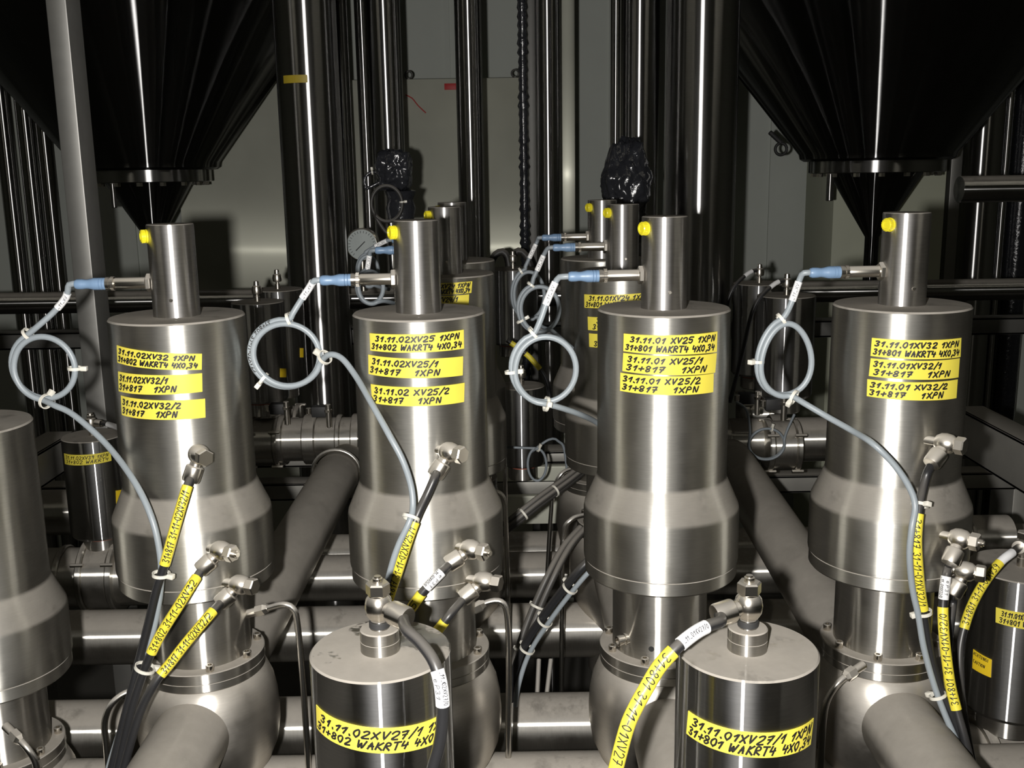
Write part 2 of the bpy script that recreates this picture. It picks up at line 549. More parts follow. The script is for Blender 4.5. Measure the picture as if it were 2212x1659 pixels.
# ------------------------------------------------------------------ hose fittings
def elbow_fitting(parent, C, axis, d, s=1.0, mat=None, stem=.02, screw=False):
    """swivel elbow: threaded stem along -axis, rounded body, hex head, sleeve towards d; returns the hose start"""
    mat = mat or M_NICKEL
    C, axis, d = Vector(C), Vector(axis).normalized(), Vector(d).normalized()
    b = C - axis * .008 * s
    M = axis_matrix(b, b + axis)
    body = lathe('hose_fitting', [(.0045 * s, -stem), (.0045 * s, -.002 * s), (.0068 * s, -.001 * s), (.0092 * s, .003 * s), (.0098 * s, .008 * s), (.0088 * s, .0135 * s), (.0068 * s, .016 * s), (.0068 * s, .017 * s)], mat, parent, seg=28, mw=M)
    h0 = b + axis * .0165 * s
    bm = bmesh.new()
    add_lathe(bm, [(.0074 * s, 0), (.0084 * s, .0009 * s), (.0084 * s, .0078 * s), (.0074 * s, .0090 * s)], 6)
    obj('hex_head', bm, mat, body, axis_matrix(h0, h0 + axis), sharp=20)
    if screw:
        lathe('bleed_screw', [(.0036 * s, 0), (.0036 * s, .003 * s), (.0024 * s, .0031 * s), (.0024 * s, .0045 * s)], M_NICKEL_CLEAN, body, seg=16, mw=axis_matrix(h0 + axis * .009 * s, h0 + axis))
    c0, c1 = C + d * .004 * s, C + d * .0265 * s
    bm = bmesh.new()
    add_lathe(bm, [(.0055 * s, 0), (.0058 * s, .007 * s), (.0080 * s, .008 * s), (.0084 * s, .0095 * s), (.0084 * s, .0205 * s), (.0078 * s, .0225 * s), (.0064 * s, .0226 * s)], 28)
    obj('hose_sleeve', bm, mat, body, axis_matrix(c0, c1))
    return c1 - d * .004 * s

def tie(parent, path, i, r, s=1.0, dx=0.0, name='cable_tie', roll=0.0):
    """nylon tie round the line at sample i with its square head"""
    p = path[i]
    t = (path[min(i + 1, len(path) - 1)] - path[max(i - 1, 0)]).normalized()
    bm = bmesh.new()
    M = axis_matrix(p - t * .0018, p + t)
    add_lathe(bm, [(r, 0), (r + .0013 * s, 0), (r + .0013 * s, .0036), (r, .0036), (r, 0)], 20, cap=False)
    h = r + .003 * s
    a = roll
    Mh = Matrix.Rotation(a, 4, 'Z') @ Matrix.Translation((h, 0, .0018))
    add_box(bm, (-.0032 * s, -.0032 * s, -.0028 * s), (.0042 * s, .0032 * s, .0028 * s), Mh, .0007)
    return obj(name, bm, M_TIE, parent, M)

def sleeve(name, parent, path, p0, p1, r, mat, label=None):
    """tubular marker pushed over a line between two photo points' samples"""
    i, j = nearest(path, p0), nearest(path, p1)
    if i > j: i, j = j, i
    j = max(j, i + 2)
    o = tube(name, path[i:j + 1], r, mat, parent, label=label)
    return o, i, j

# ------------------------------------------------------------------ double seat valves
ROW_Y = 1.2
def valve(label, x, y, dz, detail=3, strips=(), seed=1, cap_plug=True, group='tall double seat valves', sensor=True, bolts=8, cone_front=True):
    t = thing('double_seat_valve', label, 'valve', (x, y, .965 + dz), group)
    A = (x, y, dz)
    seg = 96 if detail > 2 else 56
    body = lathe('actuator_housing', [(.0, 1.2745), (.060, 1.2745), (.0905, 1.268), (.0922, 1.270), (.0922, 1.2845), (.0914, 1.2852), (.0914, 1.2858), (.0935, 1.2866), (.0940, 1.290), (.0940, 1.349), (.0928, 1.3555),
            (.0788, 1.388), (.0775, 1.393), (.0775, 1.5905), (.0758, 1.5925), (0, 1.5925)], M_BODY, t, A, seg)
    cap = lathe('indicator_cap', [(0, 1.592), (.0266, 1.592), (.0266, 1.6975), (.0258, 1.6988), (0, 1.6992)], M_CAP, t, A, 64)
    if cap_plug:
        # yellow knurled plug on the left side of the cap
        a = math.radians(-62)
        n = Vector((math.sin(a), -math.cos(a), 0))
        C = Vector((x, y, 1.6855 + dz)) + n * .0255
        bm = bmesh.new()
        prof = [(.0072, 0), (.0080, .0005), (.0080, .0022), (.0070, .0026), (.0070, .0072), (.0062, .0082), (.0045, .0082), (.0040, .0072), (0, .0072)]
        add_lathe(bm, prof, 36)
        for k in range(18):
            c, s_ = math.cos(k * math.pi / 9), math.sin(k * math.pi / 9)
            add_box(bm, (-.0005, -.0006, .003), (.0005, .0006, .007), Matrix.Rotation(k * math.pi / 9, 4, 'Z') @ Matrix.Translation((.0071, 0, 0)))
        obj('yellow_plug', bm, M_YPLUG, cap, axis_matrix(C, C + n), label='yellow plastic plug')
        rod('set_screw', (x + .003, y - .0262, 1.613 + dz), (x + .003, y - .0274, 1.613 + dz), .0022, M_NICKEL_CLEAN, cap, 16, .0006)
    neck = lathe('yoke_neck', [(.0, 1.16), (.058, 1.16), (.058, 1.276), (0, 1.276)], M_NECK, t, A, 72)
    fl_ = lathe('clamp_flange', [(0, 1.146), (.0715, 1.146), (.0735, 1.148), (.0735, 1.157), (.0730, 1.1575), (.0730, 1.158), (.0740, 1.1588), (.0740, 1.170), (.0730, 1.171), (0, 1.171)], M_NECK, t, A, 72)
    if detail > 1:
        for k in range(bolts):
            a = math.radians(22 + k * 360 / bolts)
            bx, by = x + .0655 * math.sin(a), y - .0655 * math.cos(a)
            lathe('bolt', [(.0047, 0), (.0049, .0004), (.0049, .0076), (.0043, .0083), (.0026, .0083), (.0026, .0055), (0, .0055)], M_NICKEL_CLEAN, fl_, (bx, by, 1.1705 + dz), 18)
        for k in (0, 1, 2):
            a = math.radians(14 + k * 120)
            lathe('stop_screw', [(0, 0), (.0052, 0), (.0056, .001), (.0056, .009), (0, .009)], M_NICKEL_CLEAN, body, (x + .068 * math.sin(a), y - .068 * math.cos(a), 1.2635 + dz), 16)
    lathe('valve_chamber', [(.0, .90), (.055, .90), (.055, .985), (.060, 1.0), (.0745, 1.020), (.0835, 1.042), (.0875, 1.066), (.0880, 1.085), (.0868, 1.105), (.0830, 1.125), (.0760, 1.142), (.0700, 1.148), (0, 1.148)], M_HOUSING, t, A, 72)
    if sensor:
        z = 1.6315 + dz
        s0 = Vector((x - .0262, y - .004, z))
        d = Vector((-1, -.06, 0)).normalized()
        sb = lathe('proximity_sensor', [(.0067, 0), (.0067, .0395), (.0060, .0405), (.0060, .050), (0, .050)], M_SENSOR, t, seg=28, mw=axis_matrix(s0, s0 + d))
        bm = bmesh.new()
        add_lathe(bm, [(.0098, -.001), (.0108, 0), (.0108, .0038), (.0098, .0048)], 6)
        obj('sensor_nut', bm, M_NICKEL, sb, axis_matrix(s0, s0 + d), sharp=20)
        s1 = s0 + d * .041
        bm = bmesh.new()
        add_lathe(bm, [(.0066, 0), (.0078, .0004), (.0078, .004), (.0070, .0043), (.0070, .0058), (.0076, .006), (.0076, .0098), (.0066, .0102)], 28)
        for k in range(20):
            add_box(bm, (-.0003, -.0006, .0003), (.0004, .0006, .0040), Matrix.Rotation(k * math.pi / 10, 4, 'Z') @ Matrix.Translation((.0078, 0, 0)))
        obj('coupling_ring', bm, M_NICKEL_CLEAN, sb, axis_matrix(s1, s1 + d))
    for k, (corners, lines, jit) in enumerate(strips):
        label_strip(body, x, y, .0776, corners, lines, seed * 10 + k, jit=jit)
    return t, body

X1, X2, X3, X4 = -.392, -.108, .1795, .459
L2 = lambda a, b, **k: [(a, k.get('a0', .04), k.get('a1', .97), .58, .86), (b, k.get('b0', .03), k.get('b1', .97), .13, .42)]
S1 = [([(253.2, 745.5), (436, 764), (254.6, 783), (435.5, 798.5)], L2('31.11.02XV32 1XPN', '31+802 WAKRT4 4X0,34', a1=.93), .3),
      ([(256, 802), (436.3, 806), (257.5, 845), (437, 846)], L2('31.11.02XV32/1', '31+817   1XPN', a1=.66, b1=.74), .3),
      ([(262, 854), (442.7, 861), (264, 896), (443.6, 901.7)], L2('31.11.02XV32/2', '31+817   1XPN', a1=.76, b1=.72), .55)]
S2 = [([(799.2, 719.5), (1001, 712), (800.7, 757), (1001.8, 752.8)], L2('31.11.02XV25 1XPN', '31+802 WAKRT4 4X0,34', a0=.08, a1=.95), .3),
      ([(796.3, 765.8), (999.7, 769.5), (797, 807.7), (998.9, 810.6)], L2('31.11.02XV25/1', '31+817   1XPN', a0=.06, a1=.73, b1=.76), .3),
      ([(801.5, 829.4), (1003, 826.5), (805, 870), (1001.8, 868)], L2('31.11.02 XV25/2', '31+817   1XPN', a0=.05, a1=.83, b1=.74), .55)]
S3 = [([(1348, 720.3), (1549, 715.7), (1347, 758.5), (1547.7, 760)], L2('31.11.01 XV25 1XPN', '31+801 WAKRT4 4X0,34', a0=.08, a1=.97), .3),
      ([(1347, 762), (1547.7, 762.3), (1345, 801.4), (1544, 804.8)], L2('31.11.01 XV25/1', '31+817   1XPN', a0=.06, a1=.82, b0=.05, b1=.88), .3),
      ([(1340.8, 804.8), (1541, 806.3), (1340, 843.9), (1539.9, 846.8)], L2('31.11.01 XV25/2', '31+817   1XPN', a1=.83, b1=.82), .55)]
S4 = [([(1884, 729.6), (2075.8, 729.6), (1880.8, 768.7), (2073.8, 771)], L2('31.11.01XV32 1XPN', '31+801 WAKRT4 4X0,34', a1=.97), .3),
      ([(1881.3, 773.6), (2072.3, 773.6), (1877, 812), (2069.4, 815)], L2('31.11.01XV32/1', '31+817   1XPN', a1=.74, b0=.05, b1=.86), .3),
      ([(1874, 818.7), (2068, 819.3), (1872.7, 855.5), (2065, 859.8)], L2('31.11.01 XV32/2', '31+817   1XPN', a1=.85, b1=.80), .55)]
v1, v1b = valve('tall steel valve with tilted yellow strips lettered 31.11.02 XV32', X1, ROW_Y, 0, 3, S1, 1)
v2, v2b = valve('tall steel valve with three yellow strips lettered 31.11.02 XV25', X2, ROW_Y, 0, 3, S2, 2)
v3, v3b = valve('tall hoseless steel valve with yellow strips lettered 31.11.01 XV25', X3, ROW_Y, 0, 3, S3, 3)
v4, v4b = valve('tall steel valve with yellow strips lettered 31.11.01 XV32', X4, ROW_Y, 0, 3, S4, 4)
v0, v0b = valve('tall steel valve cut off by the left edge, standing lower than its row', -.660, 1.2, -.127, 3, (), 5, sensor=False)
# back row
SB2 = [([(905, 612), (1020, 607.5), (905, 637), (1017.7, 632.7)], [('31.11.02XV24 1XPN', .03, .96, .56, .90), ('31+802 WAKRT4 4X0,34', .03, .97, .10, .44)], .55),
       ([(900, 641), (1013, 635.6), (900, 666), (1012, 661)], [('31.11.02XV24/1', .03, .8, .5, .9)], .55)]
SB3 = [([(1262.7, 635.6), (1405, 631), (1263, 664.5), (1403, 660)], [('31.11.01XV24 1XPN', .10, .97, .56, .90), ('31+801 WAKRT4 4X0,34', .04, .97, .10, .44)], .55),
       ([(1270, 684), (1405, 681), (1270.8, 712.8), (1403, 710)], [('31.11.01XV24/1', .17, .9, .56, .9), ('31+817  1XPN', .1, .9, .1, .44)], .55),
       ([(1272.8, 720), (1405, 717), (1273.4, 749.3), (1403, 746)], [('31.11.01XV24/2', .17, .9, .56, .9), ('31+817  1XPN', .1, .9, .1, .44)], .55)]
B1Y, B2Y = 1.67, 1.93
vb2, vb2b = valve('tall valve directly behind the 31.11.02 XV25 valve, strip ends showing', -.104, B1Y, 0, 2, SB2, 6, group='double seat valves of the back rows')
vb3, vb3b = valve('tall valve half hidden directly behind the 31.11.01 XV25 valve, strip ends showing', X3 + .002, B1Y, 0, 2, SB3, 7, group='double seat valves of the back rows')
vc2, vc2b = valve('rearmost tall valve behind the 31.11.02 XV25 valve', -.106, B2Y, 0, 2, (), 8, group='double seat valves of the back rows')
vc3, vc3b = valve('rearmost tall valve behind the 31.11.01 XV25 valve', .172, B2Y, 0, 2, (), 9, group='double seat valves of the back rows')

# grease nipple and bore on the neck of the valve without hoses
a, z = cyl_hit(1352, 1380, X3, ROW_Y, .058)
n = Vector((math.sin(a), -math.cos(a), 0))
c = Vector((X3, ROW_Y, z)) + n * .056
nip = lathe('port_nipple', [(.0072, 0), (.0072, .004), (.0058, .0045), (.0058, .0075), (.0064, .008), (.0064, .0135), (.0052, .014), (.0038, .014), (.0038, .009), (0, .009)], M_NICKEL_CLEAN, v3, seg=24, mw=axis_matrix(c, c + n + Vector((-.5, 0, -.1))))
a, z = cyl_hit(1407, 1402, X3, ROW_Y, .058)
n = Vector((math.sin(a), -math.cos(a), 0)); c = Vector((X3, ROW_Y, z)) + n * .0575
rod('leak_hole', c, c + n * .0008, .0034, M_HOLE, v3, 20)

# ------------------------------------------------------------------ small piston valves in front (round actuators with a fitting on the lid)
def small_actuator(name, label, cat, x, y, ztop, R, H, group=None, boss=True, mat=None, seg=96):
    t = thing(name, label, cat, (x, y, ztop - H), group)
    body = lathe('actuator_drum', [(0, -H), (R * .93, -H), (R, -H + .006), (R, -.0015), (R - .0015, 0), (0, 0)], mat or M_SMALL, t, (x, y, ztop), seg)
    if boss:
        lathe('air_boss', [(.0175, 0), (.0175, .0095), (.0172, .0098), (.0172, .0102), (.0175, .0105), (.0175, .0195), (.0165, .0205), (.0085, .0205), (.0085, .0215), (.0075, .0215), (.0075, .028), (0, .028)], M_NECK, t, (x, y, ztop), 40)
    return t, body

FY = .85
def front_actuator(label, px, py, corners, lines, seed, fit_dir, strip_pen=.0018, mat=None):
    c = P(px, py, FY)
    R = .0625
    t, body = small_actuator('piston_actuator', label, 'actuator', c.x, FY, c.z, R, .30, 'small actuators at the front edge', mat=mat)
    label_strip(body, c.x, FY, R, corners, lines, seed, pen=strip_pen)
    C = Vector((c.x, FY, c.z + .041))
    h = elbow_fitting(t, C, (0, 0, 1), fit_dir, 1.28, M_NICKEL_CLEAN, .012, True)
    lathe('seal_ring', [(.0085, 0), (.0092, .0006), (.0092, .0052), (.0085, .0058)], M_BLACK, t, (c.x, FY, c.z + .0215), 28)
    return t, c, h
fa, fac, fah = front_actuator('dusty-topped steel cylinder lettered 31.11.02 XV27/1, bare black hose', 822, 1402,
    [(684, 1521.9), (966, 1531), (685.5, 1572), (962, 1590)], [('31.11.02XV27/1 1XPN', .07, 1.02, .56, .85), ('31+802 WAKRT4 4X0,34', .03, .99, .15, .43)], 31, (.80, -.58, -.12), mat=M_SMALL_WIPED)
fb, fbc, fbh = front_actuator('dusty-topped steel cylinder lettered 31.11.01 XV27/1, yellow-sleeved hose', 1614, 1400,
    [(1487.7, 1534.8), (1756.6, 1550.6), (1483.5, 1583.9), (1750, 1607.6)], [('31.11.01XV27/1 1XPN', .06, .97, .56, .88), ('31+801 WAKRT4 4X0,34', .03, .98, .12, .45)], 32, (-.93, -.30, -.16))

# ------------------------------------------------------------------ air hoses
def hose(label, parent_valve, C, axis, d, pts, r=.0049, marks=(), ties=(), s=1.2, mat=None, fit=None, group='black air hoses', seed=1, screw=False, start=None):
    """elbow fitting on the valve plus the hose that runs from it; marks are (kind, from, to, text, flip)"""
    if start is None:
        start = elbow_fitting(parent_valve, C, axis, d, s, fit, .016, screw)
    P3 = [start] + [P(*q) for q in pts]
    path = smooth_path(P3, .004)
    t = thing('air_hose', label, 'hose', path[0], group)
    tube('hose_tube', path, r, mat or M_BLACKHOSE, t, 16)
    for kind, a, b, text, flip in marks:
        pa, pb = P(*a), P(*b)
        if kind == 'y':
            o, i, j = sleeve('yellow_sleeve', t, path, pa, pb, r + .0011, M_YSLEEVE, 'yellow marker sleeve')
            if text: tube_text(o, path, i, j, r + .0011, text, .62, seed, .0010, flip, M_INK)
        else:
            o, i, j = sleeve('white_sleeve', t, path, pa, pb, r + .0008, M_WHITE, 'white printed sleeve')
            for q, ln in enumerate(text.split('|') if text else []):
                tube_text(o, path, i, j, r + .0008, ln, .30, seed, .0006, flip, M_INKGREY, side=(.0 if '|' not in text else (.45, -.55)[q]))
    for q, rr, roll in ties:
        tie(t, path, nearest(path, P(*q)), rr, 1.0, roll=roll)
    return t, path

def on_valve(px, py, x, y, R, out):
    a, z = cyl_hit(px, py, x, y, R + out)
    n = Vector((math.sin(a), -math.cos(a), 0))
    return Vector((x, y, z)) + n * (R + out), n

def turn(n, deg):
    return Matrix.Rotation(math.radians(deg), 3, 'Z') @ n

def dirpx(C, px, py, Y):
    return P(px, py, Y) - C

# valve 31.11.02 XV32
C, n = on_valve(430, 982, X1, ROW_Y, .0775, .014)
hose('black hose from the upper elbow of the 31.11.02 XV32 valve, long yellow sleeve', v1, C, turn(n, 12), dirpx(C, 414, 1031, C.y - .004),
     [(405, 1050, 1.098), (381, 1130, 1.085), (358, 1212, 1.078), (338, 1275, 1.078), (320, 1350, 1.08), (302, 1420, 1.08), (272, 1540, 1.075), (240, 1665, 1.07)],
     marks=[('y', (402, 1047, 1.098), (356, 1222, 1.078), '31+817 31-11-02XV32/1', True)], seed=11)
C, n = on_valve(478, 1190, X1, ROW_Y, .094, .014)
hose('black hose from the middle elbow of the 31.11.02 XV32 valve, sleeve lettered 31-11-02XV32', v1, C, turn(n, 26), dirpx(C, 442, 1223, C.y - .006),
     [(415, 1262, 1.08), (385, 1310, 1.072), (352, 1362, 1.07), (327, 1410, 1.068), (310, 1452, 1.068), (285, 1530, 1.065), (254, 1665, 1.06)],
     marks=[('y', (424, 1246, 1.083), (326, 1408, 1.068), '31+802 31-11-02XV32', True)], ties=[((308, 1440, 1.068), .0105, 2.6)], seed=12, screw=True)
C, n = on_valve(519, 1263, X1, ROW_Y, .094, .016)
hose('black hose from the lowest elbow of the 31.11.02 XV32 valve, short yellow sleeve', v1, C, turn(n, 26), dirpx(C, 482, 1297, C.y - .006),
     [(455, 1326, 1.085), (405, 1385, 1.075), (370, 1430, 1.066), (335, 1475, 1.055), (300, 1545, 1.05), (266, 1665, 1.045)],
     marks=[('y', (460, 1320, 1.087), (346, 1460, 1.058), '31+817 31-11-02XV32/2', True)], seed=13)
# valve 31.11.02 XV25
C, n = on_valve(972, 977, X2, ROW_Y, .0775, .014)
hose('black hose from the upper elbow of the 31.11.02 XV25 valve', v2, C, turn(n, 25), dirpx(C, 949, 1013, C.y - .004),
     [(940, 1030, 1.098), (921, 1072, 1.09), (902, 1112, 1.08), (880, 1170, 1.072), (860, 1232, 1.072), (838, 1298, 1.072), (828, 1350, 1.08), (822, 1450, 1.09), (818, 1600, 1.09)],
     marks=[('y', (894, 1128, 1.078), (836, 1302, 1.072), '31+817 31-11-02XV25/1', True)], seed=14)
C, n = on_valve(1018, 1187, X2, ROW_Y, .094, .014)
hose('black hose from the middle elbow of the 31.11.02 XV25 valve', v2, C, turn(n, 26), dirpx(C, 980, 1212, C.y - .006),
     [(954, 1236, 1.083), (921, 1270, 1.078), (905, 1290, 1.076), (878, 1331, 1.074), (850, 1390, 1.08), (835, 1480, 1.09), (825, 1620, 1.09)],
     marks=[('w', (954, 1236, 1.083), (922, 1269, 1.078), 'eP31|_11_02XV25/0', False), ('y', (908, 1286, 1.076), (860, 1368, 1.076), 'XV25', True)], seed=15, screw=True)
C, n = on_valve(1046, 1256, X2, ROW_Y, .094, .016)
hose('black hose from the lowest elbow of the 31.11.02 XV25 valve', v2, C, turn(n, 26), dirpx(C, 1010, 1285, C.y - .006),
     [(976, 1323, 1.085), (955, 1350, 1.08), (930, 1385, 1.076), (900, 1450, 1.08), (880, 1600, 1.09)],
     marks=[('y', (963, 1340, 1.082), (935, 1378, 1.077), '', True)], seed=16)
# valve 31.11.01 XV32
C, n = on_valve(2044, 958, X4, ROW_Y, .0775, .016)
hose('black hose from the upper elbow of the 31.11.01 XV32 valve', v4, C, turn(n, 30), dirpx(C, 2020, 991, C.y - .01),
     [(2003, 1022, 1.105), (1993, 1059, 1.098), (1988, 1082, 1.09), (1983, 1120, 1.082), (1980, 1160, 1.078), (1981, 1200, 1.078), (1987, 1270, 1.082), (1994, 1317, 1.085), (2008, 1400, 1.085), (2028, 1480, 1.08), (2062, 1560, 1.07), (2100, 1665, 1.06)],
     marks=[('y', (1985, 1106, 1.084), (1994, 1319, 1.085), '31+817 31-11-01XV32/1', False)], ties=[((1987, 1090, 1.09), .0082, .2), ((1995, 1322, 1.085), .0082, .2)], seed=17)
C, n = on_valve(2074, 1164, X4, ROW_Y, .094, .016)
hose('black hose from the middle elbow of the 31.11.01 XV32 valve', v4, C, turn(n, 26), dirpx(C, 2057, 1204, C.y - .01),
     [(2050, 1222, 1.108), (2044, 1245, 1.10), (2038, 1294, 1.095), (2037, 1330, 1.09), (2041, 1390, 1.08), (2052, 1474, 1.07), (2066, 1533, 1.06), (2082, 1590, 1.05), (2100, 1665, 1.04)],
     marks=[('w', (2045, 1243, 1.10), (2038, 1293, 1.095), 'eP31|_11_01XV32/0', False), ('y', (2037, 1313, 1.092), (2066, 1535, 1.06), '31+801 31-11-01XV32/0', True)], seed=18, screw=True)
C, n = on_valve(2086, 1234, X4, ROW_Y, .094, .010)
hose('black hose from the lowest elbow of the 31.11.01 XV32 valve, half hidden', v4, C, turn(n, 26), dirpx(C, 2066, 1270, C.y - .004),
     [(2060, 1292, 1.15), (2054, 1340, 1.14), (2048, 1400, 1.13), (2050, 1470, 1.11), (2062, 1545, 1.09), (2085, 1660, 1.08)],
     marks=[('y', (2050, 1462, 1.115), (2066, 1560, 1.09), '31+817 XV32/2', True)], seed=19)
# the two front cylinders
hose('thick black hose arching over the cylinder lettered 31.11.02 XV27/1', None, None, None, None,
     [(878, 1360, .80), (907, 1387, .785), (934, 1423, .772), (948, 1460, .765), (955, 1502, .762), (956, 1545, .762), (950, 1602, .762), (932, 1670, .762)], r=.0051,
     marks=[('w', (944, 1449, .767), (956, 1518, .762), '_11_02XV27/0|eP31', False)], start=fah, seed=20)
hose('hose in a thick yellow sleeve lettered 31-11-01XV2, from the front cylinder on the right', None, None, None, None,
     [(1556, 1343, .82), (1532, 1351, .81), (1500, 1368, .80), (1462, 1399, .79), (1424, 1440, .785), (1394, 1490, .78), (1372, 1530, .775), (1353, 1575, .77), (1328, 1670, .765)], r=.0053,
     marks=[('w', (1523, 1355, .807), (1468, 1393, .79), '_11_01XV27/0', True), ('y', (1456, 1404, .79), (1330, 1665, .765), '31+801 31-11-01XV27', False)], start=fbh, seed=21)

# ------------------------------------------------------------------ sensor cables with coiled slack
def sensor_tip(x, y, dz=0):
    s0 = Vector((x - .0262, y - .004, 1.6315 + dz))
    return s0 + Vector((-1, -.06, 0)).normalized() * .0868

def sensor_cable(label, tip, lead, loop, tail, r=.0036, mat=None, marker=None, ties=(), Y=1.19, direc=(-1, -.06, 0), text=None, text_on=None, turns=1, egg=0.0, blue=None, group='sensor cables with coiled slack', s=1.0):
    tip3 = tip if isinstance(tip, Vector) else P(*tip)
    d = Vector(direc).normalized()
    t = thing('sensor_cable', label, 'cable', tip3, group)
    base = tip3 - d * .036 * s                      # at the coupling ring
    prof = [(.0071, 0), (.0071, .003), (.0064, .0035), (.0071, .004), (.0071, .0065), (.0064, .007), (.0071, .0075), (.0071, .0135), (.0066, .0155), (.0056, .020), (.0054, .023), (.0060, .027), (.0060, .0325), (.0050, .035), (.0034, .036)]
    lathe('plug_connector', [(a * s, b * s) for a, b in prof], blue or M_BLUE, t, seg=28, mw=axis_matrix(base, tip3), label='blue plastic plug')
    pts = [tip3 - d * .004, tip3 + d * .006] + [P(*q) for q in lead]
    cx, cy, rx, ry, a0, a1 = loop
    Cc = P(cx, cy, Y)
    k = (P(cx + 100, cy, Y) - Cc).length / 100
    n = int((a1 - a0) / 15)
    for i in range(n + 1):
        a = math.radians(a0 + (a1 - a0) * i / n)
        f = i / n
        sh = 1 - .15 * min(1, f * 1.25) + .13 * max(0, f - .8) / .2
        pts.append(Cc + Vector((rx * k * math.cos(a) * sh * (1 - egg * math.sin(a)), -.006 * f + .003, ry * k * math.sin(a) * sh)))
    pts += [P(*q) for q in tail]
    path = smooth_path(pts, .004)
    tube('cable_jacket', path, r, mat or M_BLUECABLE, t, 14)
    if marker:
        sleeve('white_sleeve', t, path, P(*marker[0]), P(*marker[1]), r + .0008, M_WHITE, 'white printed sleeve')
        i, j = nearest(path, P(*marker[0])), nearest(path, P(*marker[1]))
        tube_text(t, path, i, j, r + .0008, '_11_XV', .35, 5, .0006, True, M_INKGREY)
    for (px, py, YY), rr, roll in ties:
        tie(t, path, nearest(path, P(px, py, YY)), rr, roll=roll)
    if text:
        i, j = nearest(path, P(*text_on[0])), nearest(path, P(*text_on[1]))
        tube_text(t, path, i, j, r + .0001, text, .62, 7, .0010, text_on[2], M_INK)
    return t, path

sensor_cable('coil of blue-grey cable left of the 31.11.02 XV32 valve', sensor_tip(X1, ROW_Y), [(143, 641, 1.195), (118, 672, 1.195), (85, 702, 1.192)],
    (95, 792, 73, 75, 118, 265 + 360), [(118, 876, 1.178), (160, 897, 1.172), (230, 960, 1.15), (290, 1040, 1.11), (328, 1120, 1.088), (346, 1200, 1.082), (347, 1265, 1.082), (336, 1340, 1.086), (316, 1410, 1.088), (282, 1510, 1.085), (240, 1640, 1.08), (234, 1668, 1.08)],
    marker=((152, 634, 1.195), (121, 668, 1.195)), ties=[((62, 724, 1.19), .0072, 1.2), ((166, 795, 1.19), .0072, 0), ((90, 866, 1.18), .0078, 2.0), ((345, 1238, 1.08), .0088, 3.0)], turns=2)
sensor_cable('coiled blue-grey cable with inked letters, left of the 31.11.02 XV25 valve', sensor_tip(X2, ROW_Y), [(668, 622, 1.195), (648, 652, 1.195), (632, 678, 1.193)],
    (617, 766, 80, 76, 82, 348 + 360), [(712, 766, 1.178), (738, 774, 1.172), (768, 812, 1.155), (803, 872, 1.12), (842, 942, 1.095), (870, 995, 1.088), (888, 1050, 1.086), (892, 1095, 1.08), (884, 1128, 1.07), (862, 1175, 1.068), (846, 1222, 1.068), (830, 1290, 1.07), (820, 1360, 1.08), (812, 1600, 1.09)],
    marker=((684, 610, 1.195), (653, 646, 1.195)), ties=[((619, 690, 1.19), .0072, 1.2), ((564, 822, 1.19), .0072, 0), ((700, 778, 1.18), .0078, 3.2), ((887, 1120, 1.075), .0088, 3.6)],
    text='31+802 31-11-02XV25', text_on=((556, 815, 1.19), (588, 696, 1.19), False), turns=2)
sensor_cable('coiled blue-grey cable between the two XV25 valves of the front row', sensor_tip(X3, ROW_Y), [(1203, 604, 1.195), (1182, 650, 1.195), (1168, 690, 1.193)],
    (1177, 796, 74, 79, 108, 272 + 360), [(1215, 882, 1.20), (1255, 896, 1.23), (1292, 915, 1.285), (1330, 950, 1.31), (1400, 1000, 1.32)],
    marker=((1201, 610, 1.195), (1179, 658, 1.195)), ties=[((1153, 718, 1.19), .0072, 1.2), ((1104, 808, 1.19), .0072, 3.1), ((1186, 876, 1.18), .0078, -1.5)], turns=2)
sensor_cable('egg-shaped coil of blue-grey cable left of the 31.11.01 XV32 valve', sensor_tip(X4, ROW_Y), [(1728, 602, 1.195), (1711, 650, 1.195), (1698, 678, 1.193)],
    (1697, 774, 61, 86, 102, 282 + 360), [(1742, 874, 1.175), (1790, 902, 1.16), (1840, 930, 1.135), (1885, 958, 1.10), (1930, 1002, 1.09), (1963, 1050, 1.085), (1977, 1092, 1.08), (1970, 1140, 1.072), (1965, 1200, 1.072), (1971, 1270, 1.078), (1984, 1330, 1.08), (1996, 1400, 1.08), (2018, 1480, 1.075), (2042, 1545, 1.068), (2072, 1615, 1.06), (2090, 1668, 1.06)],
    marker=((1727, 606, 1.195), (1710, 650, 1.195)), ties=[((1687, 692, 1.19), .0072, 1.6), ((1638, 782, 1.19), .0072, 0), ((1712, 862, 1.18), .0078, -1.6), ((2028, 1505, 1.072), .0085, 0)], turns=2, egg=.16)

# coils of the back rows
sensor_cable('slack coil nearer the camera behind the front 31.11.01 XV25 coil', sensor_tip(X3 + .002, B1Y), [(1176, 548, B1Y - .003), (1163, 578, B1Y - .003), (1152, 602, B1Y - .004)],
    (1165, 667, 47, 54, 110, 300 + 360), [(1210, 730, B1Y), (1236, 752, B1Y + .02)], Y=B1Y - .008, mat=M_BLUEDULL, marker=((1172, 553, B1Y), (1160, 582, B1Y)),
    ties=[((1147, 616, B1Y), .0072, 1.5), ((1122, 690, B1Y), .0072, 3)], turns=2)
sensor_cable('slack coil of the rearmost valve, seen above and left of the two coils before it', sensor_tip(.172, B2Y), [(1161, 520, B2Y - .003), (1146, 552, B2Y - .003), (1135, 576, B2Y - .004)],
    (1142, 637, 37, 56, 100, 300 + 360), [(1170, 705, B2Y), (1200, 715, B2Y + .03)], Y=B2Y - .008, mat=M_BLUEDULL, marker=((1158, 526, B2Y), (1145, 556, B2Y)),
    ties=[((1124, 580, B2Y), .0072, 1.5)], turns=2)
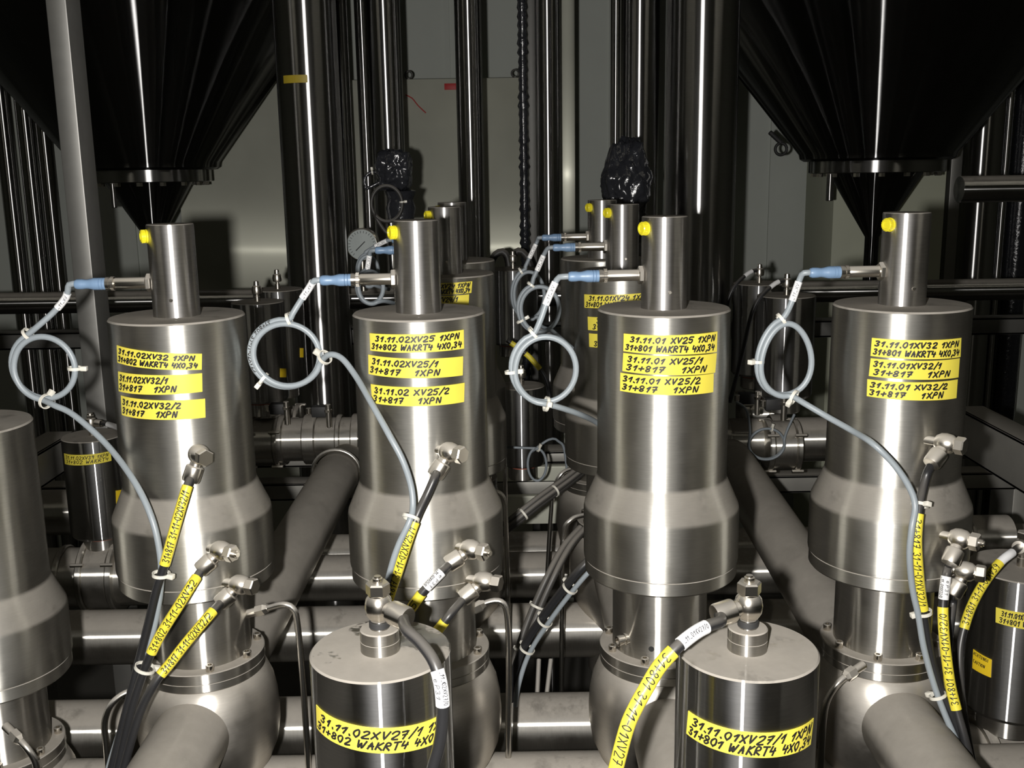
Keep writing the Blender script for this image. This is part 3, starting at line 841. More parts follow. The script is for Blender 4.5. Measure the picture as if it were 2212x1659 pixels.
sensor_cable('blue plug and drooping coil just left of the front XV25 cap, nearer of two', sensor_tip(-.104, B1Y), [(798, 552, B1Y - .003), (793, 585, B1Y - .003)],
    (800, 620, 30, 38, 110, 300 + 360), [(830, 650, B1Y), (850, 655, B1Y + .03)], Y=B1Y - .008, mat=M_BLUEDULL, marker=((797, 553, B1Y), (792, 588, B1Y)), turns=2)
sensor_cable('white-sleeved cable and plug above the pressure gauge, farther of two', sensor_tip(-.106, B2Y), [(815, 530, B2Y - .003), (790, 545, B2Y - .003)],
    (795, 585, 24, 36, 100, 300 + 360), [(820, 620, B2Y), (840, 625, B2Y + .03)], Y=B2Y - .008, mat=M_BLUEDULL, marker=((838, 517, B2Y), (812, 533, B2Y)), turns=2)

# ------------------------------------------------------------------ process pipes
def hpipe(name, label, p0, p1, r, mat=None, rings=(), group=None, seg=56, cat='pipe'):
    t = thing(name, label, cat, Vector(p0), group)
    rod('pipe_run', p0, p1, r, mat or M_PIPE, t, seg, .001)
    d = (Vector(p1) - Vector(p0)).normalized()
    for f, dr, w in rings:
        c = Vector(p0).lerp(Vector(p1), f)
        rod('clamp_ring', c - d * w / 2, c + d * w / 2, r + dr, mat or M_PIPE, t, seg, .0025)
    return t

# pipes along the rows, under the valves
hpipe('manifold_pipe', 'dusty pipe under the front valve row, lowest across the picture', (-1.3, 1.2, .968), (1.3, 1.2, .968), .0455, rings=[(.462, .004, .012), (.55, .004, .012)], group='cross pipes under the valves')
hpipe('manifold_pipe', 'dusty cross pipe just behind the front valve chambers, shining line at knee of the chambers', (-1.3, 1.42, .932), (1.3, 1.42, .932), .0465, group='cross pipes under the valves')
hpipe('manifold_pipe', 'dusty cross pipe level with the front clamp flanges', (-1.5, B1Y, .968), (1.5, B1Y, .968), .0470, group='cross pipes under the valves')
hpipe('manifold_pipe', 'nearer of two close cross pipes above the clamp flange level', (-.66, B2Y, .965), (1.5, B2Y, .965), .0455, group='cross pipes under the valves')
hpipe('manifold_pipe', 'farther of two close cross pipes above the clamp flange level', (-.62, 2.16, .925), (1.5, 2.16, .925), .046, group='cross pipes under the valves')
# pipes that run towards the viewer
def long_pipe(label, pts, r=.0455, name='process_pipe', group='pipes running towards the viewer', mat=None):
    t = thing(name, label, 'pipe', Vector(pts[0]), group)
    path = []
    for a, b in zip(pts, pts[1:]):
        path += [Vector(a).lerp(Vector(b), k / 8) for k in range(8)]
    path.append(Vector(pts[-1]))
    tube('pipe_run', path, r, mat or M_DUSTPIPE, t, 48)
    return t, path
t, pL = long_pipe('dusty pipe rising behind the 31.11.02 XV32 valve, with two bent rod saddles', [(X1, 1.2, 1.098), P(727, 1026, 2.05), P(775, 975, 2.5)])
t, pR = long_pipe('dusty pipe rising behind the 31.11.01 XV32 valve on the right', [(X4, 1.2, 1.098), P(1588, 1010, 2.05), P(1555, 960, 2.5)])
long_pipe('dusty pipe stub coming forward from the 31.11.02 XV32 valve', [(X1, 1.2, 1.092), (X1, .62, 1.092)])
long_pipe('dusty pipe stub coming forward from the 31.11.01 XV32 valve', [(X4, 1.2, 1.092), (X4, .62, 1.092)])
long_pipe('dusty pipe stub coming forward beside the yellow-sleeved hose', [(X3, 1.2, 1.092), (X3, .99, 1.092), (X3, .62, 1.092)], .043)
long_pipe('pipe joining the 31.11.02 XV25 valves front to back', [(X2, 1.2, 1.092), (X2, 2.0, 1.092)])
long_pipe('pipe joining the 31.11.01 XV25 valves front to back', [(X3, 1.2, 1.092), (.172, 2.0, 1.092)])
def saddle(label, c, r=.050):
    t = thing('pipe_saddle', label, 'bracket', c, 'bent rod saddles over the pipe')
    c = Vector(c)
    pts = [c + Vector((-r, 0, -.12))] + [c + Vector((r * math.cos(a), 0, r * math.sin(a))) for a in [math.pi - k * math.pi / 16 for k in range(17)]] + [c + Vector((r, 0, -.12))]
    tube('bent_rod', pts, .0042, M_THIN, t, 12)
saddle('round rod saddle over the dusty pipe, nearer of two', P(727, 1026, 2.05) + Vector((0, 0, .003)))
saddle('round rod saddle over the dusty pipe, farther of two', P(775, 975, 2.5).lerp(P(727, 1026, 2.05), .42) + Vector((0, 0, .003)))

# thin leakage tubes
def thin_tube(label, pts, r=.0040, nut=None):
    path = smooth_path([P(*p) for p in pts], .004)
    t = thing('drain_tube', label, 'tube', path[0], 'thin bent drain tubes')
    tube('bent_tube', path, r, M_THIN, t, 14)
    if nut:
        d = (path[2] - path[0]).normalized()
        bm = bmesh.new()
        add_lathe(bm, [(.0062, 0), (.0075, .001), (.0075, .013), (.0062, .0145), (.0046, .018)], 6)
        n = obj('union_nut', bm, M_NICKEL, t, axis_matrix(path[0] - d * .006, path[0]), sharp=20)
        rod('stub', path[0] - d * .022, path[0] - d * .004, .0052, M_NICKEL, n, 20)
thin_tube('thin tube bending over right of the 31.11.02 XV32 valve', [(563, 1318, 1.19), (585, 1312, 1.185), (612, 1306, 1.18), (632, 1314, 1.18), (642, 1345, 1.18), (655, 1480, 1.18), (667, 1668, 1.18)], nut=True)
thin_tube('thin tube arching behind the black hoses at lower left', [(285, 1492, 1.17), (262, 1502, 1.165), (238, 1525, 1.16), (226, 1562, 1.16), (229, 1605, 1.16), (234, 1668, 1.16)])
thin_tube('thin tube bending over right of the 31.11.02 XV25 valve', [(1030, 1312, 1.2), (1052, 1302, 1.2), (1076, 1298, 1.2), (1092, 1312, 1.2), (1098, 1360, 1.2), (1099, 1480, 1.2), (1098, 1640, 1.2)], nut=True)
thin_tube('thin tube curving down left of the 31.11.01 XV32 valve', [(1838, 1454, 1.12), (1812, 1474, 1.11), (1788, 1510, 1.11), (1778, 1560, 1.11), (1772, 1668, 1.11)], nut=True)
thin_tube('thin tube curving down from the valve at the left edge', [(34, 1590, 1.13), (55, 1612, 1.12), (74, 1640, 1.12), (82, 1672, 1.12)], nut=True)
thin_tube('thin tube bending down from the flange of the rearmost 31.11.01 valve', [(1245, 1010, B2Y - .08), (1215, 1022, B2Y - .1), (1197, 1055, B2Y - .1), (1190, 1110, B2Y - .1), (1182, 1240, B2Y - .1), (1176, 1330, B2Y - .1)])
thin_tube('thin tube bending down left of the 31.11.01 XV25 valve', [(1268, 1112, B1Y - .08), (1235, 1122, B1Y - .1), (1216, 1160, B1Y - .1), (1214, 1300, B1Y - .1), (1213, 1520, B1Y - .1)])
thin_tube('straight thin tube right of the XV25 shoulder marked 31.11.02, farther of two', [(1060, 950, B2Y - .085), (1084, 960, B2Y - .1), (1090, 985, B2Y - .1), (1092, 1080, B2Y - .1), (1097, 1250, B2Y - .1), (1100, 1440, B2Y - .1)])
thin_tube('thin tube right of the XV25 shoulder marked 31.11.02, nearer of two', [(1070, 1062, B1Y - .1), (1086, 1072, B1Y - .1), (1092, 1110, B1Y - .1), (1096, 1260, B1Y - .1), (1099, 1400, B1Y - .1)])
thin_tube('short thin tube standing between lower cross pipes, left one', [(1164, 1425, 1.55), (1160, 1510, 1.5)])
thin_tube('short thin tube standing between lower cross pipes, right one', [(1190, 1425, 1.55), (1180, 1510, 1.5)])

# black hose bundles between the valves
def bundle(labels, pts, offs, r, mats, ties):
    base = [P(*p) for p in pts]
    for k, (lab, off) in enumerate(zip(labels, offs)):
        path = smooth_path([p + Vector(off) for p in base], .006)
        t = thing('air_hose', lab, 'hose', path[0], 'hose bundle between the valves')
        tube('hose_tube', path, r[k], mats[k], t, 12)
        if k == 0:
            for f in ties:
                i = int(f * (len(path) - 1))
                mid = path[i] + sum((Vector(o) for o in offs), Vector()) / len(offs) - Vector(offs[0])
                pp = [mid, mid + (path[min(i + 1, len(path) - 1)] - path[i - 1])]
                tie(t, pp, 0, .0105, .9, roll=2.2)
bundle(['upper hose of the dusty bundle left of the rearmost flange', 'lower hose of the dusty bundle left of the rearmost flange', 'middle hose of the dusty bundle left of the rearmost flange'],
    [(1060, 1160, 1.72), (1105, 1128, 1.72), (1160, 1085, 1.74), (1222, 1040, 1.78), (1260, 1010, 1.82)], [(0, 0, .006), (.003, .002, -.007), (.002, -.007, 0)], (.0058, .0058, .005), [M_GREYHOSE] * 3, (.33, .62))
bundle(['left dusty hose of the slanting pair between the XV25 valves', 'right dusty hose of the slanting pair between the XV25 valves'],
    [(1105, 1510, 1.46), (1118, 1430, 1.48), (1150, 1335, 1.5), (1192, 1240, 1.52), (1225, 1180, 1.56), (1260, 1140, 1.6)], [(-.005, 0, 0), (.006, .003, 0)], (.0055, .0055), [M_GREYHOSE] * 2, (.25, .47))
bundle(['black hose beside the pale blue one, slanting from the XV25 flange', 'pale blue cable slanting along the black hose between XV25 valves'],
    [(1106, 1520, 1.40), (1114, 1470, 1.40), (1138, 1402, 1.40), (1190, 1322, 1.38), (1248, 1248, 1.36), (1280, 1215, 1.36)], [(-.004, 0, .004), (.005, -.004, -.002)], (.0062, .0036), [M_BLACKHOSE, M_BLUECABLE], (.33, .55, .8))

# ------------------------------------------------------------------ piston valves on clamped pipes in the middle distance
def butterfly(label, x, y, ztop, R, H, pz, pr, xl, xr, group='piston valves on clamped pipes', screw_top=True, seg=64):
    t, body = small_actuator('piston_valve', label, 'valve', x, y, ztop, R, H, group, boss=False, seg=seg)
    lathe('air_stub', [(.006, -.001), (.006, .012), (.004, .0125), (.004, .016), (.0105, .018), (.0115, .026), (.0095, .034), (.0065, .036), (.0055, .045), (.003, .046)], M_NICKEL, t, (x, y, ztop), 24)
    rod('coupling_yoke', (x, y, ztop - H - .035), (x, y, ztop - H + .002), R * .62, M_NECK, t, 32, .002)
    rod('seal_ring', (x, y, ztop - H - .006), (x, y, ztop - H - .001), R * .66, M_ORANGE, t, 32)
    if pr:
        for dx in (-.030, .030):
            rod('clamp_ring', (x + dx - .006, y, pz), (x + dx + .006, y, pz), pr + .009, M_PIPE, t, 48, .0025)
        rod('valve_disc_body', (x - .024, y, pz), (x + .024, y, pz), pr + .005, M_PIPE, t, 48, .002)
        for sx in (-1, 1):
            for k in range(4):
                a = math.radians(35 + 90 * k)
                c = Vector((x + sx * .030, y - (pr + .011) * math.cos(a), pz + (pr + .011) * math.sin(a)))
                rod('clamp_bolt', c - Vector((.013, 0, 0)), c + Vector((.013, 0, 0)), .004, M_NICKEL, t, 12, .0008)
    return t, body
# left small one with a faded strip
c = P(199, 940, 2.0)
tS, bS = butterfly('dark mirror cylinder with a narrow yellow strip, left of the XV32 valve', c.x, 2.0, c.z, .0585, .205, .952, .068, 0, 0)
label_strip(bS, c.x, 2.0, .0585, [(138.6, 979), (238.4, 974), (140.8, 1002), (240.6, 995)], [('31.11.02XV39 1XPN', .08, .95, .55, .85), ('31+802 WAKRT4', .08, .95, .15, .45)], 41, pen=.0012)
label_strip(bS, c.x, 2.0, .0585, [(250, 1060), (262, 1058), (251, 1089), (262, 1087)], [], 42, mat=M_OCHRE, name='warning_sticker')
h = Vector((c.x, 2.0, c.z + .026))
elbow_fitting(tS, h, (0, 0, 1), (1, -.25, -.05), .9, M_NICKEL, .02)
hp = smooth_path([h + Vector((.026, -.006, 0)), h + Vector((.06, -.02, -.006)), h + Vector((.11, -.03, -.03)), h + Vector((.15, -.03, -.12))], .005)
th = thing('air_hose', 'short black hose with white sleeve on the striped mirror cylinder at left', 'hose', hp[0])
tube('hose_tube', hp, .0048, M_BLACKHOSE, th)
tube('white_sleeve', hp[3:9], .0056, M_WHITE, th, label='white printed sleeve')
hpipe('process_pipe', 'dusty cross pipe with clamp rings under the striped mirror cylinder', (-1.3, 2.0, .948), (-.55, 2.0, .948), .060, rings=[(.50, .006, .012)], group='clamped cross pipes')
hpipe('process_pipe', 'dusty thinner pipe above the clamped pipe at left', (-1.3, 2.25, 1.005), (-.60, 2.25, 1.005), .052, rings=[(.49, .006, .01)], group='clamped cross pipes')
# pair behind between XV32 and XV25 (left) and pair on the right
for lab, px, py, Y, R, H in (('mirror cylinder with knob, nearer of the left-centre pair', 556, 651, 2.3, .058, .225), ('mirror cylinder with knob, farther of the left-centre pair', 600, 624, 2.43, .058, .225),
                             ('mirror cylinder with knob, nearer of the right-hand pair', 1699, 637, 2.2, .0615, .22), ('mirror cylinder with knob, farther of the right-hand pair', 1640, 611, 2.5, .0615, .225)):
    c = P(px, py, Y)
    tt, bb = butterfly(lab, c.x, Y, c.z, R, H, 1.15, .050, 0, 0)
    if px == 1699 or px == 1640:
        hh = Vector((c.x, Y, c.z + .03))
        hp = smooth_path([hh, hh + Vector((-.03, -.015, -.004)), hh + Vector((-.075, -.03, -.05)), hh + Vector((-.10, -.03, -.16)), hh + Vector((-.12, -.02, -.26))], .008)
        th = thing('air_hose', 'thin black hose drooping from the knob of the %s right-hand mirror cylinder' % ('nearer' if px == 1699 else 'farther'), 'hose', hp[0])
        tube('hose_tube', hp, .0046, M_BLACKHOSE, th)
        tube('white_sleeve', hp[3:7], .0052, M_WHITE, th, label='white printed sleeve')
    if px in (556, 600):
        label_strip(bb, c.x, Y, R, [(605, 796), (618, 796), (605, 815), (618, 815)] if px == 556 else [(648, 752), (655, 752), (648, 772), (655, 772)], [], 43, mat=M_OCHRE, name='warning_sticker')
hpipe('process_pipe', 'shining clamped pipe between the XV32 and 31.11.02 XV25 valves', (-.86, 2.3, 1.155), (-.20, 2.3, 1.155), .050, mat=M_PIPE, rings=[(.50, .008, .014), (.60, .008, .03), (.70, .007, .012), (.76, .008, .02)], group='clamped cross pipes')
hpipe('process_pipe', 'shining clamped pipe left of the 31.11.01 XV32 valve', (.40, 2.25, 1.15), (1.05, 2.25, 1.15), .050, mat=M_PIPE, rings=[(.12, .008, .014), (.30, .008, .03), (.52, .007, .012), (.60, .008, .02)], group='clamped cross pipes')
# proximity switches and brackets on the clamped pipes
def small_switch(label, px, py, Y):
    c = P(px, py, Y)
    t = thing('position_switch', label, 'switch', c, 'small position switches on the clamped pipes')
    box('switch_block', c + Vector((-.016, -.012, -.012)), c + Vector((.016, .012, .012)), M_BLACK, t, .002)
    rod('sensor_barrel', c + Vector((.022, -.012, -.035)), c + Vector((.022, -.012, .018)), .0062, M_NICKEL, t, 16, .001)
    rod('sensor_nut', c + Vector((.022, -.012, .0)), c + Vector((.022, -.012, .006)), .009, M_NICKEL_CLEAN, t, 6)
    rod('knob', c + Vector((-.022, -.010, -.004)), c + Vector((-.022, -.010, .010)), .006, M_NICKEL_CLEAN, t, 12, .001)
small_switch('small switch block on the clamped pipe by the XV25 coil', 600, 882, 2.24)
small_switch('small switch block left on the right-hand clamped pipe', 1612, 860, 2.19)
small_switch('small switch block at the foot of the right-hand mirror pair', 1668, 872, 2.15)
small_switch('small switch block at right on the clamped pipe of the left-centre pair', 690, 888, 2.24)
# blue cable loop hanging before the right clamped pipe
def plain_loop(label, cx, cy, rx, ry, Y, lead, tail, r=.0028, mat=None, a0=90, a1=450, name='sensor_cable'):
    C = P(cx, cy, Y)
    k = (P(cx + 100, cy, Y) - C).length / 100
    pts = [P(*q) for q in lead] + [C + Vector((rx * k * math.cos(math.radians(a)), -.006 * i, ry * k * math.sin(math.radians(a)))) for i, a in enumerate(range(a0, a1, 15)) for i in [i / 30]] + [P(*q) for q in tail]
    path = smooth_path(pts, .006)
    t = thing(name, label, 'cable', path[0], 'loops of dull cable in the middle distance')
    tube('cable_jacket', path, r, mat or M_BLUEDULL, t, 12)
    tie(t, path, len(path) // 2, .005)
plain_loop('dull blue cable loop hanging on the clamped pipe right of the XV25 valve', 1655, 958, 38, 34, 2.14, [(1590, 868, 2.16), (1612, 885, 2.15), (1620, 925, 2.14)], [(1700, 930, 2.14), (1716, 895, 2.15)], a0=165, a1=380 + 360)
plain_loop('flattened loop of dull blue cable with blue plug between the XV25 valves', 1160, 1003, 20, 36, 2.05, [(1090, 966, 2.05), (1120, 967, 2.05), (1146, 968, 2.05)], [(1150, 975, 2.06), (1185, 950, 2.07), (1206, 953, 2.08), (1222, 990, 2.09), (1235, 1180, 2.11)], a0=95 - 360, a1=100, r=.0027)
c = P(1092, 965, 2.05)

# two dark cylinders seen between the XV25 valves
for lab, px, py, Y, R, H in (('dark cylinder glimpsed behind the upper coils between the XV25 valves', 1108, 580, 2.75, .065, .20), ('dark mirror cylinder seen through the front coil between the XV25 valves', 1126, 832, 2.25, .052, .18)):
    c = P(px, py, Y)
    butterfly(lab, c.x, Y, c.z, R, H, 1.1, 0, 0, 0)
hp = smooth_path([P(1095, 735, 2.2), P(1120, 752, 2.2), P(1150, 778, 2.2), P(1180, 820, 2.2), P(1190, 880, 2.2)], .006)
th = thing('air_hose', 'black hose with yellow sleeve bits seen through the front coil', 'hose', hp[0])
tube('hose_tube', hp, .0048, M_BLACKHOSE, th)
for a, b in (((1102, 739, 2.2), (1116, 749, 2.2)), ((1134, 763, 2.2), (1166, 795, 2.2))):
    sleeve('yellow_sleeve', th, hp, P(*a), P(*b), .006, M_YSLEEVE, 'yellow marker sleeve')

# right-hand front piston valve cut by the picture edge
c = P(2206, 1222, 1.32)
c5 = c
t5, b5 = butterfly('dark mirror cylinder cut off by the right edge, with ochre warning sticker', c.x, 1.32, c.z, .0655, .205, 0, 0, 0, 0)
label_strip(b5, c.x, 1.32, .0655, [(2151.7, 1311.7), (2262, 1325), (2151, 1344), (2262, 1362)], [('31.11.01XV39 1XPN', .12, .97, .56, .88), ('31+801 WAKRT4', .08, .97, .12, .44)], 44, pen=.0013)
label_strip(b5, c.x, 1.32, .0655, [(2103, 1402), (2142.7, 1425), (2101, 1443), (2140.8, 1463.6)], [('ACHTUNG!', .05, .85, .76, .93), ('CAUTION', .05, .72, .36, .52)], 45, pen=.0008, mat=M_OCHRE, name='warning_sticker', jit=.1)
C5 = Vector((c.x, 1.32, c.z + .03))
st = elbow_fitting(t5, C5, (0, 0, 1), P(2188, 1190, 1.27) - C5, 1.1, M_NICKEL, .02)
hose('black hose with yellow sleeve lettered 31-11-01XV39, from the cylinder at the right edge', None, None, None, None,
     [(2186, 1194, 1.26), (2160, 1215, 1.25), (2128, 1256, 1.24), (2103, 1300, 1.23), (2086, 1345, 1.22), (2074, 1400, 1.21), (2074, 1470, 1.19), (2082, 1550, 1.16), (2104, 1665, 1.14)], r=.0050,
     marks=[('w', (2186, 1194, 1.26), (2163, 1212, 1.25), '', False), ('y', (2158, 1217, 1.25), (2083, 1358, 1.22), '31+801 31-11-01XV39', True)], start=st, seed=22)
zc = c.z - .205 - .035 - .075
hpipe('process_pipe', 'ringed pipe under the cylinder at the right edge', (c.x - .10, 1.32, zc), (c.x + .3, 1.32, zc), .072, mat=M_PIPE, rings=[(.05, .010, .014), (.17, .010, .014), (.35, .006, .014)], group='clamped cross pipes')
cc = P(2075, 1150, 1.75)
hpipe('process_pipe', 'short ringed pipe end right of the 31.11.01 XV32 valve', (cc.x - .10, 1.75, cc.z - .01), (cc.x + .085, 1.75, cc.z - .01), .040, mat=M_PIPE, rings=[(.60, .004, .006)], group='clamped cross pipes')

# ------------------------------------------------------------------ rack beams
def beam(label, lo, hi, mat=None, name='rack_beam', lip=.0, axis=0, group='beams of the pipe rack'):
    """U-profile: web plus two flanges"""
    t = thing(name, label, 'beam', ((lo[0] + hi[0]) / 2, (lo[1] + hi[1]) / 2, lo[2]), group)
    bm = bmesh.new()
    th = .006
    if axis == 0:
        add_box(bm, lo, (hi[0], lo[1] + th, hi[2]), bev=.0012)
        add_box(bm, (lo[0], lo[1], hi[2] - th), hi, bev=.0012)
        add_box(bm, lo, (hi[0], hi[1], lo[2] + th), bev=.0012)
    else:
        sgn = 1 if lo[0] < 0 else 0
        xw = (hi[0] - th, hi[0]) if sgn else (lo[0], lo[0] + th)
        add_box(bm, (xw[0], lo[1], lo[2]), (xw[1], hi[1], hi[2]), bev=.0012)
        add_box(bm, (lo[0], lo[1], hi[2] - th), hi, bev=.0012)
        add_box(bm, lo, (hi[0], hi[1], lo[2] + th), bev=.0012)
    obj('profile', bm, mat or M_BEAM, t)
    return t
beam('sloping-seen dusty beam at right that runs towards the viewer', (.905, .9, 1.178), (.965, 2.05, 1.268), M_BEAM, axis=1)
beam('sloping-seen dusty beam at left that runs towards the viewer', (-.975, 1.2, 1.165), (-.915, 2.09, 1.235), M_BEAM, axis=1)
beam('dusty cross beam under the clamped pipes, upper one', (-1.3, 2.45, 1.045), (1.3, 2.52, 1.075), M_BEAM)
beam('dusty cross beam under the clamped pipes, lower one', (-1.3, 2.40, .975), (1.3, 2.46, 1.018), M_BEAM)
pl = thing('tray_sheet', 'bright bare steel sheet seen between the XV25 valves', 'sheet', (.0, 2.30, .94))
box('sheet_upper', (-.10, 2.335, 1.035), (.165, 2.36, 1.07), M_SHEET, pl, .001)
box('sheet_lower', (-.10, 2.29, .945), (.165, 2.31, 1.012), M_SHEET, pl, .001)
for i, x in enumerate((-1.25, 1.25)):
    t = thing('rack_leg', '%s upright leg of the pipe rack outside the frame' % ('left' if i == 0 else 'right'), 'post', (x, 2.43, 0))
    box('leg_profile', (x - .03, 2.40, 0), (x + .03, 2.52, 1.05), M_BEAM, t, .003)

# dark long pipes and the rail across the hall
def hy(px, py, Y): return P(px, py, Y).z
hpipe('process_pipe', 'long dark pipe crossing the hall behind all valves', (-3.2, 2.86, hy(100, 652, 2.86)), (3.2, 2.86, hy(2100, 628, 2.86)), .030, mat=M_DARKPIPE, group='dark long pipes across the hall')
beam('long dark rail crossing the hall below the dark pipe', (-3.2, 2.75, hy(1100, 727, 2.75) - .016), (3.2, 2.81, hy(1100, 727, 2.75) + .030), M_DARKBEAM, group='dark long pipes across the hall')
hpipe('process_pipe', 'short dark pipe high at the right edge', (1.12, 2.6, hy(2150, 408, 2.6)), (2.4, 2.6, hy(2150, 408, 2.6)), .033, mat=M_DARKPIPE, group='dark long pipes across the hall')

# ------------------------------------------------------------------ upright pipes of the hall
def vpipe(label, pl_, pr_, Y, mat=None, z0=0.0, extra=None, group='upright dark pipes', name='upright_pipe', py=300):
    a, b = P(pl_, py, Y), P(pr_, py, Y)
    x, r = (a.x + b.x) / 2, (b.x - a.x) / 2
    t = thing(name, label, 'pipe', (x, Y, z0), group)
    rod('pipe_run', (x, Y, z0), (x, Y, 4.4), r, mat or M_DARKPIPE, t, 64)
    return t, x, r
vpipe('upright pipe leftmost at the picture edge', -8, 30, 4.45)
vpipe('second thin upright pipe from the left edge', 40, 76, 4.45)
vpipe('third thin upright pipe from the left, beside the square post', 80, 112, 4.45)
tp, x, r = vpipe('thick upright pipe with yellow tape, right of the left hopper', 606, 738, 2.6)
bm = bmesh.new()
zt = P(668, 176, 2.6).z
for k in range(24):
    a0, a1 = math.radians(-38 + k * 2), math.radians(-38 + (k + 1) * 2)
    f = [bm.verts.new((x + (r + .001) * math.sin(a), 2.6 - (r + .001) * math.cos(a), z)) for a, z in ((a0, zt - .009), (a1, zt - .009), (a1, zt + .009), (a0, zt + .009))]
    bm.faces.new(f)
bmesh.ops.remove_doubles(bm, verts=bm.verts[:], dist=1e-5)
obj('yellow_tape', bm, plain('dull_yellow_tape', (.36, .27, .02), .5), tp, label='dull yellow tape band')
vpipe('upright pipe right beside the taped thick pipe', 737, 762, 3.7)
vpipe('thin upright pipe with a faint yellowish shine', 777, 806, 3.75)
vpipe('upright pipe behind the left foil-wrapped instrument', 803, 874, 3.3)
vpipe('upright pipe in front of the steel cabinet with the red tag', 988, 1045, 3.3)
vpipe('upright pipe right of the black bumpy hose', 1158, 1210, 3.2)
vpipe('pale brushed upright pipe right of the cabinet', 1208, 1242, 3.6, mat=M_SHEET)
vpipe('slim upright pipe left behind the right foil-wrapped instrument', 1318, 1341, 3.6)
vpipe('upright pipe behind the right foil-wrapped instrument', 1338, 1422, 3.3)
vpipe('thick upright pipe left of the right hopper', 1437, 1590, 2.62)
vpipe('upright pipe under the right edge of the right hopper', 2078, 2168, 4.45)
vpipe('dim upright pipe at the right picture edge', 2166, 2186, 4.45)
vpipe('foil-streaked upright pipe cut by the right picture edge', 2190, 2240, 4.45, mat=M_FOIL)

# black bumpy hose beside the cabinet
hx = P(1131, 300, 3.25)
t = thing('wrapped_hose', 'black bumpy foil-wrapped hose beside the cabinet', 'hose', (hx.x, 3.25, 0))
bm = bmesh.new()
prof = []
rng = random.Random(3)
z = .9
while z < 4.39:
    prof += [(.010 + rng.uniform(0, .003), z), (.0155 + rng.uniform(-.002, .002), z + .010)]
    z += .026
add_lathe(bm, [(0.0, .9)] + prof + [(0.0, 4.4)], 20)
obj('wrapping', bm, M_FOIL, t, Matrix.Translation((hx.x, 3.25, 0)), sharp=60)
t = thing('upright_rail', 'dark flat rail between the bumpy hose and the next pipe', 'rail', (P(1148, 300, 3.4).x, 3.4, 0))
box('rail_profile', (P(1141, 300, 3.4).x, 3.4, 0), (P(1158, 300, 3.4).x, 3.43, 4.4), M_DARKBEAM, t, .002)

# square post at left
a, b = P(103, 60, 2.1), P(148, 60, 2.1)
t = thing('square_post', 'pale square steel post left of the left hopper', 'post', (a.x, 2.1, 0))
box('post_tube', (a.x, 2.1, 0), (b.x, 2.172, 4.4), M_POST, t, .003)
a, b = P(2052, 400, 4.3), P(2076, 400, 4.3)
t = thing('square_post', 'narrow steel post under the right edge of the right hopper', 'post', (a.x, 4.3, 0))
box('post_tube', (a.x, 4.3, 0), (b.x, 4.38, 4.4), M_POST, t, .003)

# steel cabinet with red tag, pale cabinet on the right, wall panels
CY = 4.2
a, b, tp_ = P(378, 300, CY), P(1160, 300, CY), P(1000, 169, CY)
cab = thing('steel_cabinet', 'large brushed steel cabinet with red tag behind the centre pipes', 'cabinet', ((a.x + b.x) / 2, CY + .2, 0))
box('cabinet_body', (a.x, CY, 0), (b.x, CY + .45, tp_.z), M_SHEET, cab, .003)
c = P(977, 187, CY)
box('red_tag', (c.x - .031, CY - .003, c.z - .012), (c.x + .031, CY + .001, c.z + .012), M_RED, cab, .0008, label='small red tag')
for px in (883, 1113):
    e = P(px, 168, CY + .03)
    bm = bmesh.new()
    R0, r0 = .014, .004
    pts = [Vector((e.x + R0 * math.cos(k * math.pi / 10), CY + .03, tp_.z + .018 + R0 * math.sin(k * math.pi / 10))) for k in range(21)]
    add_tube(bm, pts, r0, 10)
    ey = obj('lifting_eye', bm, M_DARKBEAM, cab)
    rod('eye_stud', (e.x, CY + .03, tp_.z - .002), (e.x, CY + .03, tp_.z + .007), .010, M_DARKBEAM, ey, 16)
wire = smooth_path([P(876, 205, CY - .01), P(890, 212, CY - .01), P(903, 228, CY - .01), P(920, 244, CY - .008)], .01)
t = thing('loose_wire', 'thin reddish wire on the cabinet front', 'wire', wire[0])
tube('wire_strand', wire, .0022, M_RED, t, 8)
a, b, tp_ = P(1800, 450, CY), P(2040, 450, CY), P(1900, 300, CY)
t = thing('pale_cabinet', 'pale painted cabinet behind the right hopper outlet', 'cabinet', ((a.x + b.x) / 2, CY + .2, 0))
box('cabinet_body', (a.x, CY, 0), (b.x, CY + .4, tp_.z), M_PAINT_GREEN, t, .003)

# ------------------------------------------------------------------ hopper tanks
def hopper(label, px_axis, py_fl, Y, rf, tan_l, lower=True, zf=None, outlet_to=1.3, rmax=.78, name='hopper_tank'):
    c = P(px_axis, py_fl, Y)
    x, z = c.x, c.z
    t = thing(name, label, 'tank', (x, Y, z), 'hopper tanks above the valves')
    h1 = .012
    rc = rf * 1.16
    zc_ = z + .032
    ztop = zc_ + (rmax - rc) / tan_l
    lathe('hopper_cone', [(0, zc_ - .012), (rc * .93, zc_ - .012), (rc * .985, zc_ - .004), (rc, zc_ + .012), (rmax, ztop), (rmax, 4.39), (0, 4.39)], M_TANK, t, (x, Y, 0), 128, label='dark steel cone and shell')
    f = lathe('outlet_flange', [(0, z - .020), (rf, z - .020), (rf + .002, z - .018), (rf + .002, z + .020), (rf, z + .022), (0, z + .022)], M_DARKPIPE, t, (x, Y, 0), 96)
    for k in range(16):
        a = math.radians(9 + k * 22.5)
        lathe('bolt', [(0, -.032), (.011, -.032), (.011, -.018), (0, -.018)], M_NICKEL_CLEAN, f, (x + (rf - .018) * math.sin(a), Y - (rf - .018) * math.cos(a), z), 6, sharp=20)
    if lower:
        r0, r1 = rf * .70, .024
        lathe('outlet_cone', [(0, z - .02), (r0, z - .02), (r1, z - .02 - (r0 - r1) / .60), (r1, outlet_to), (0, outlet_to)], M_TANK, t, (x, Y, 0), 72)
    return t, x, z
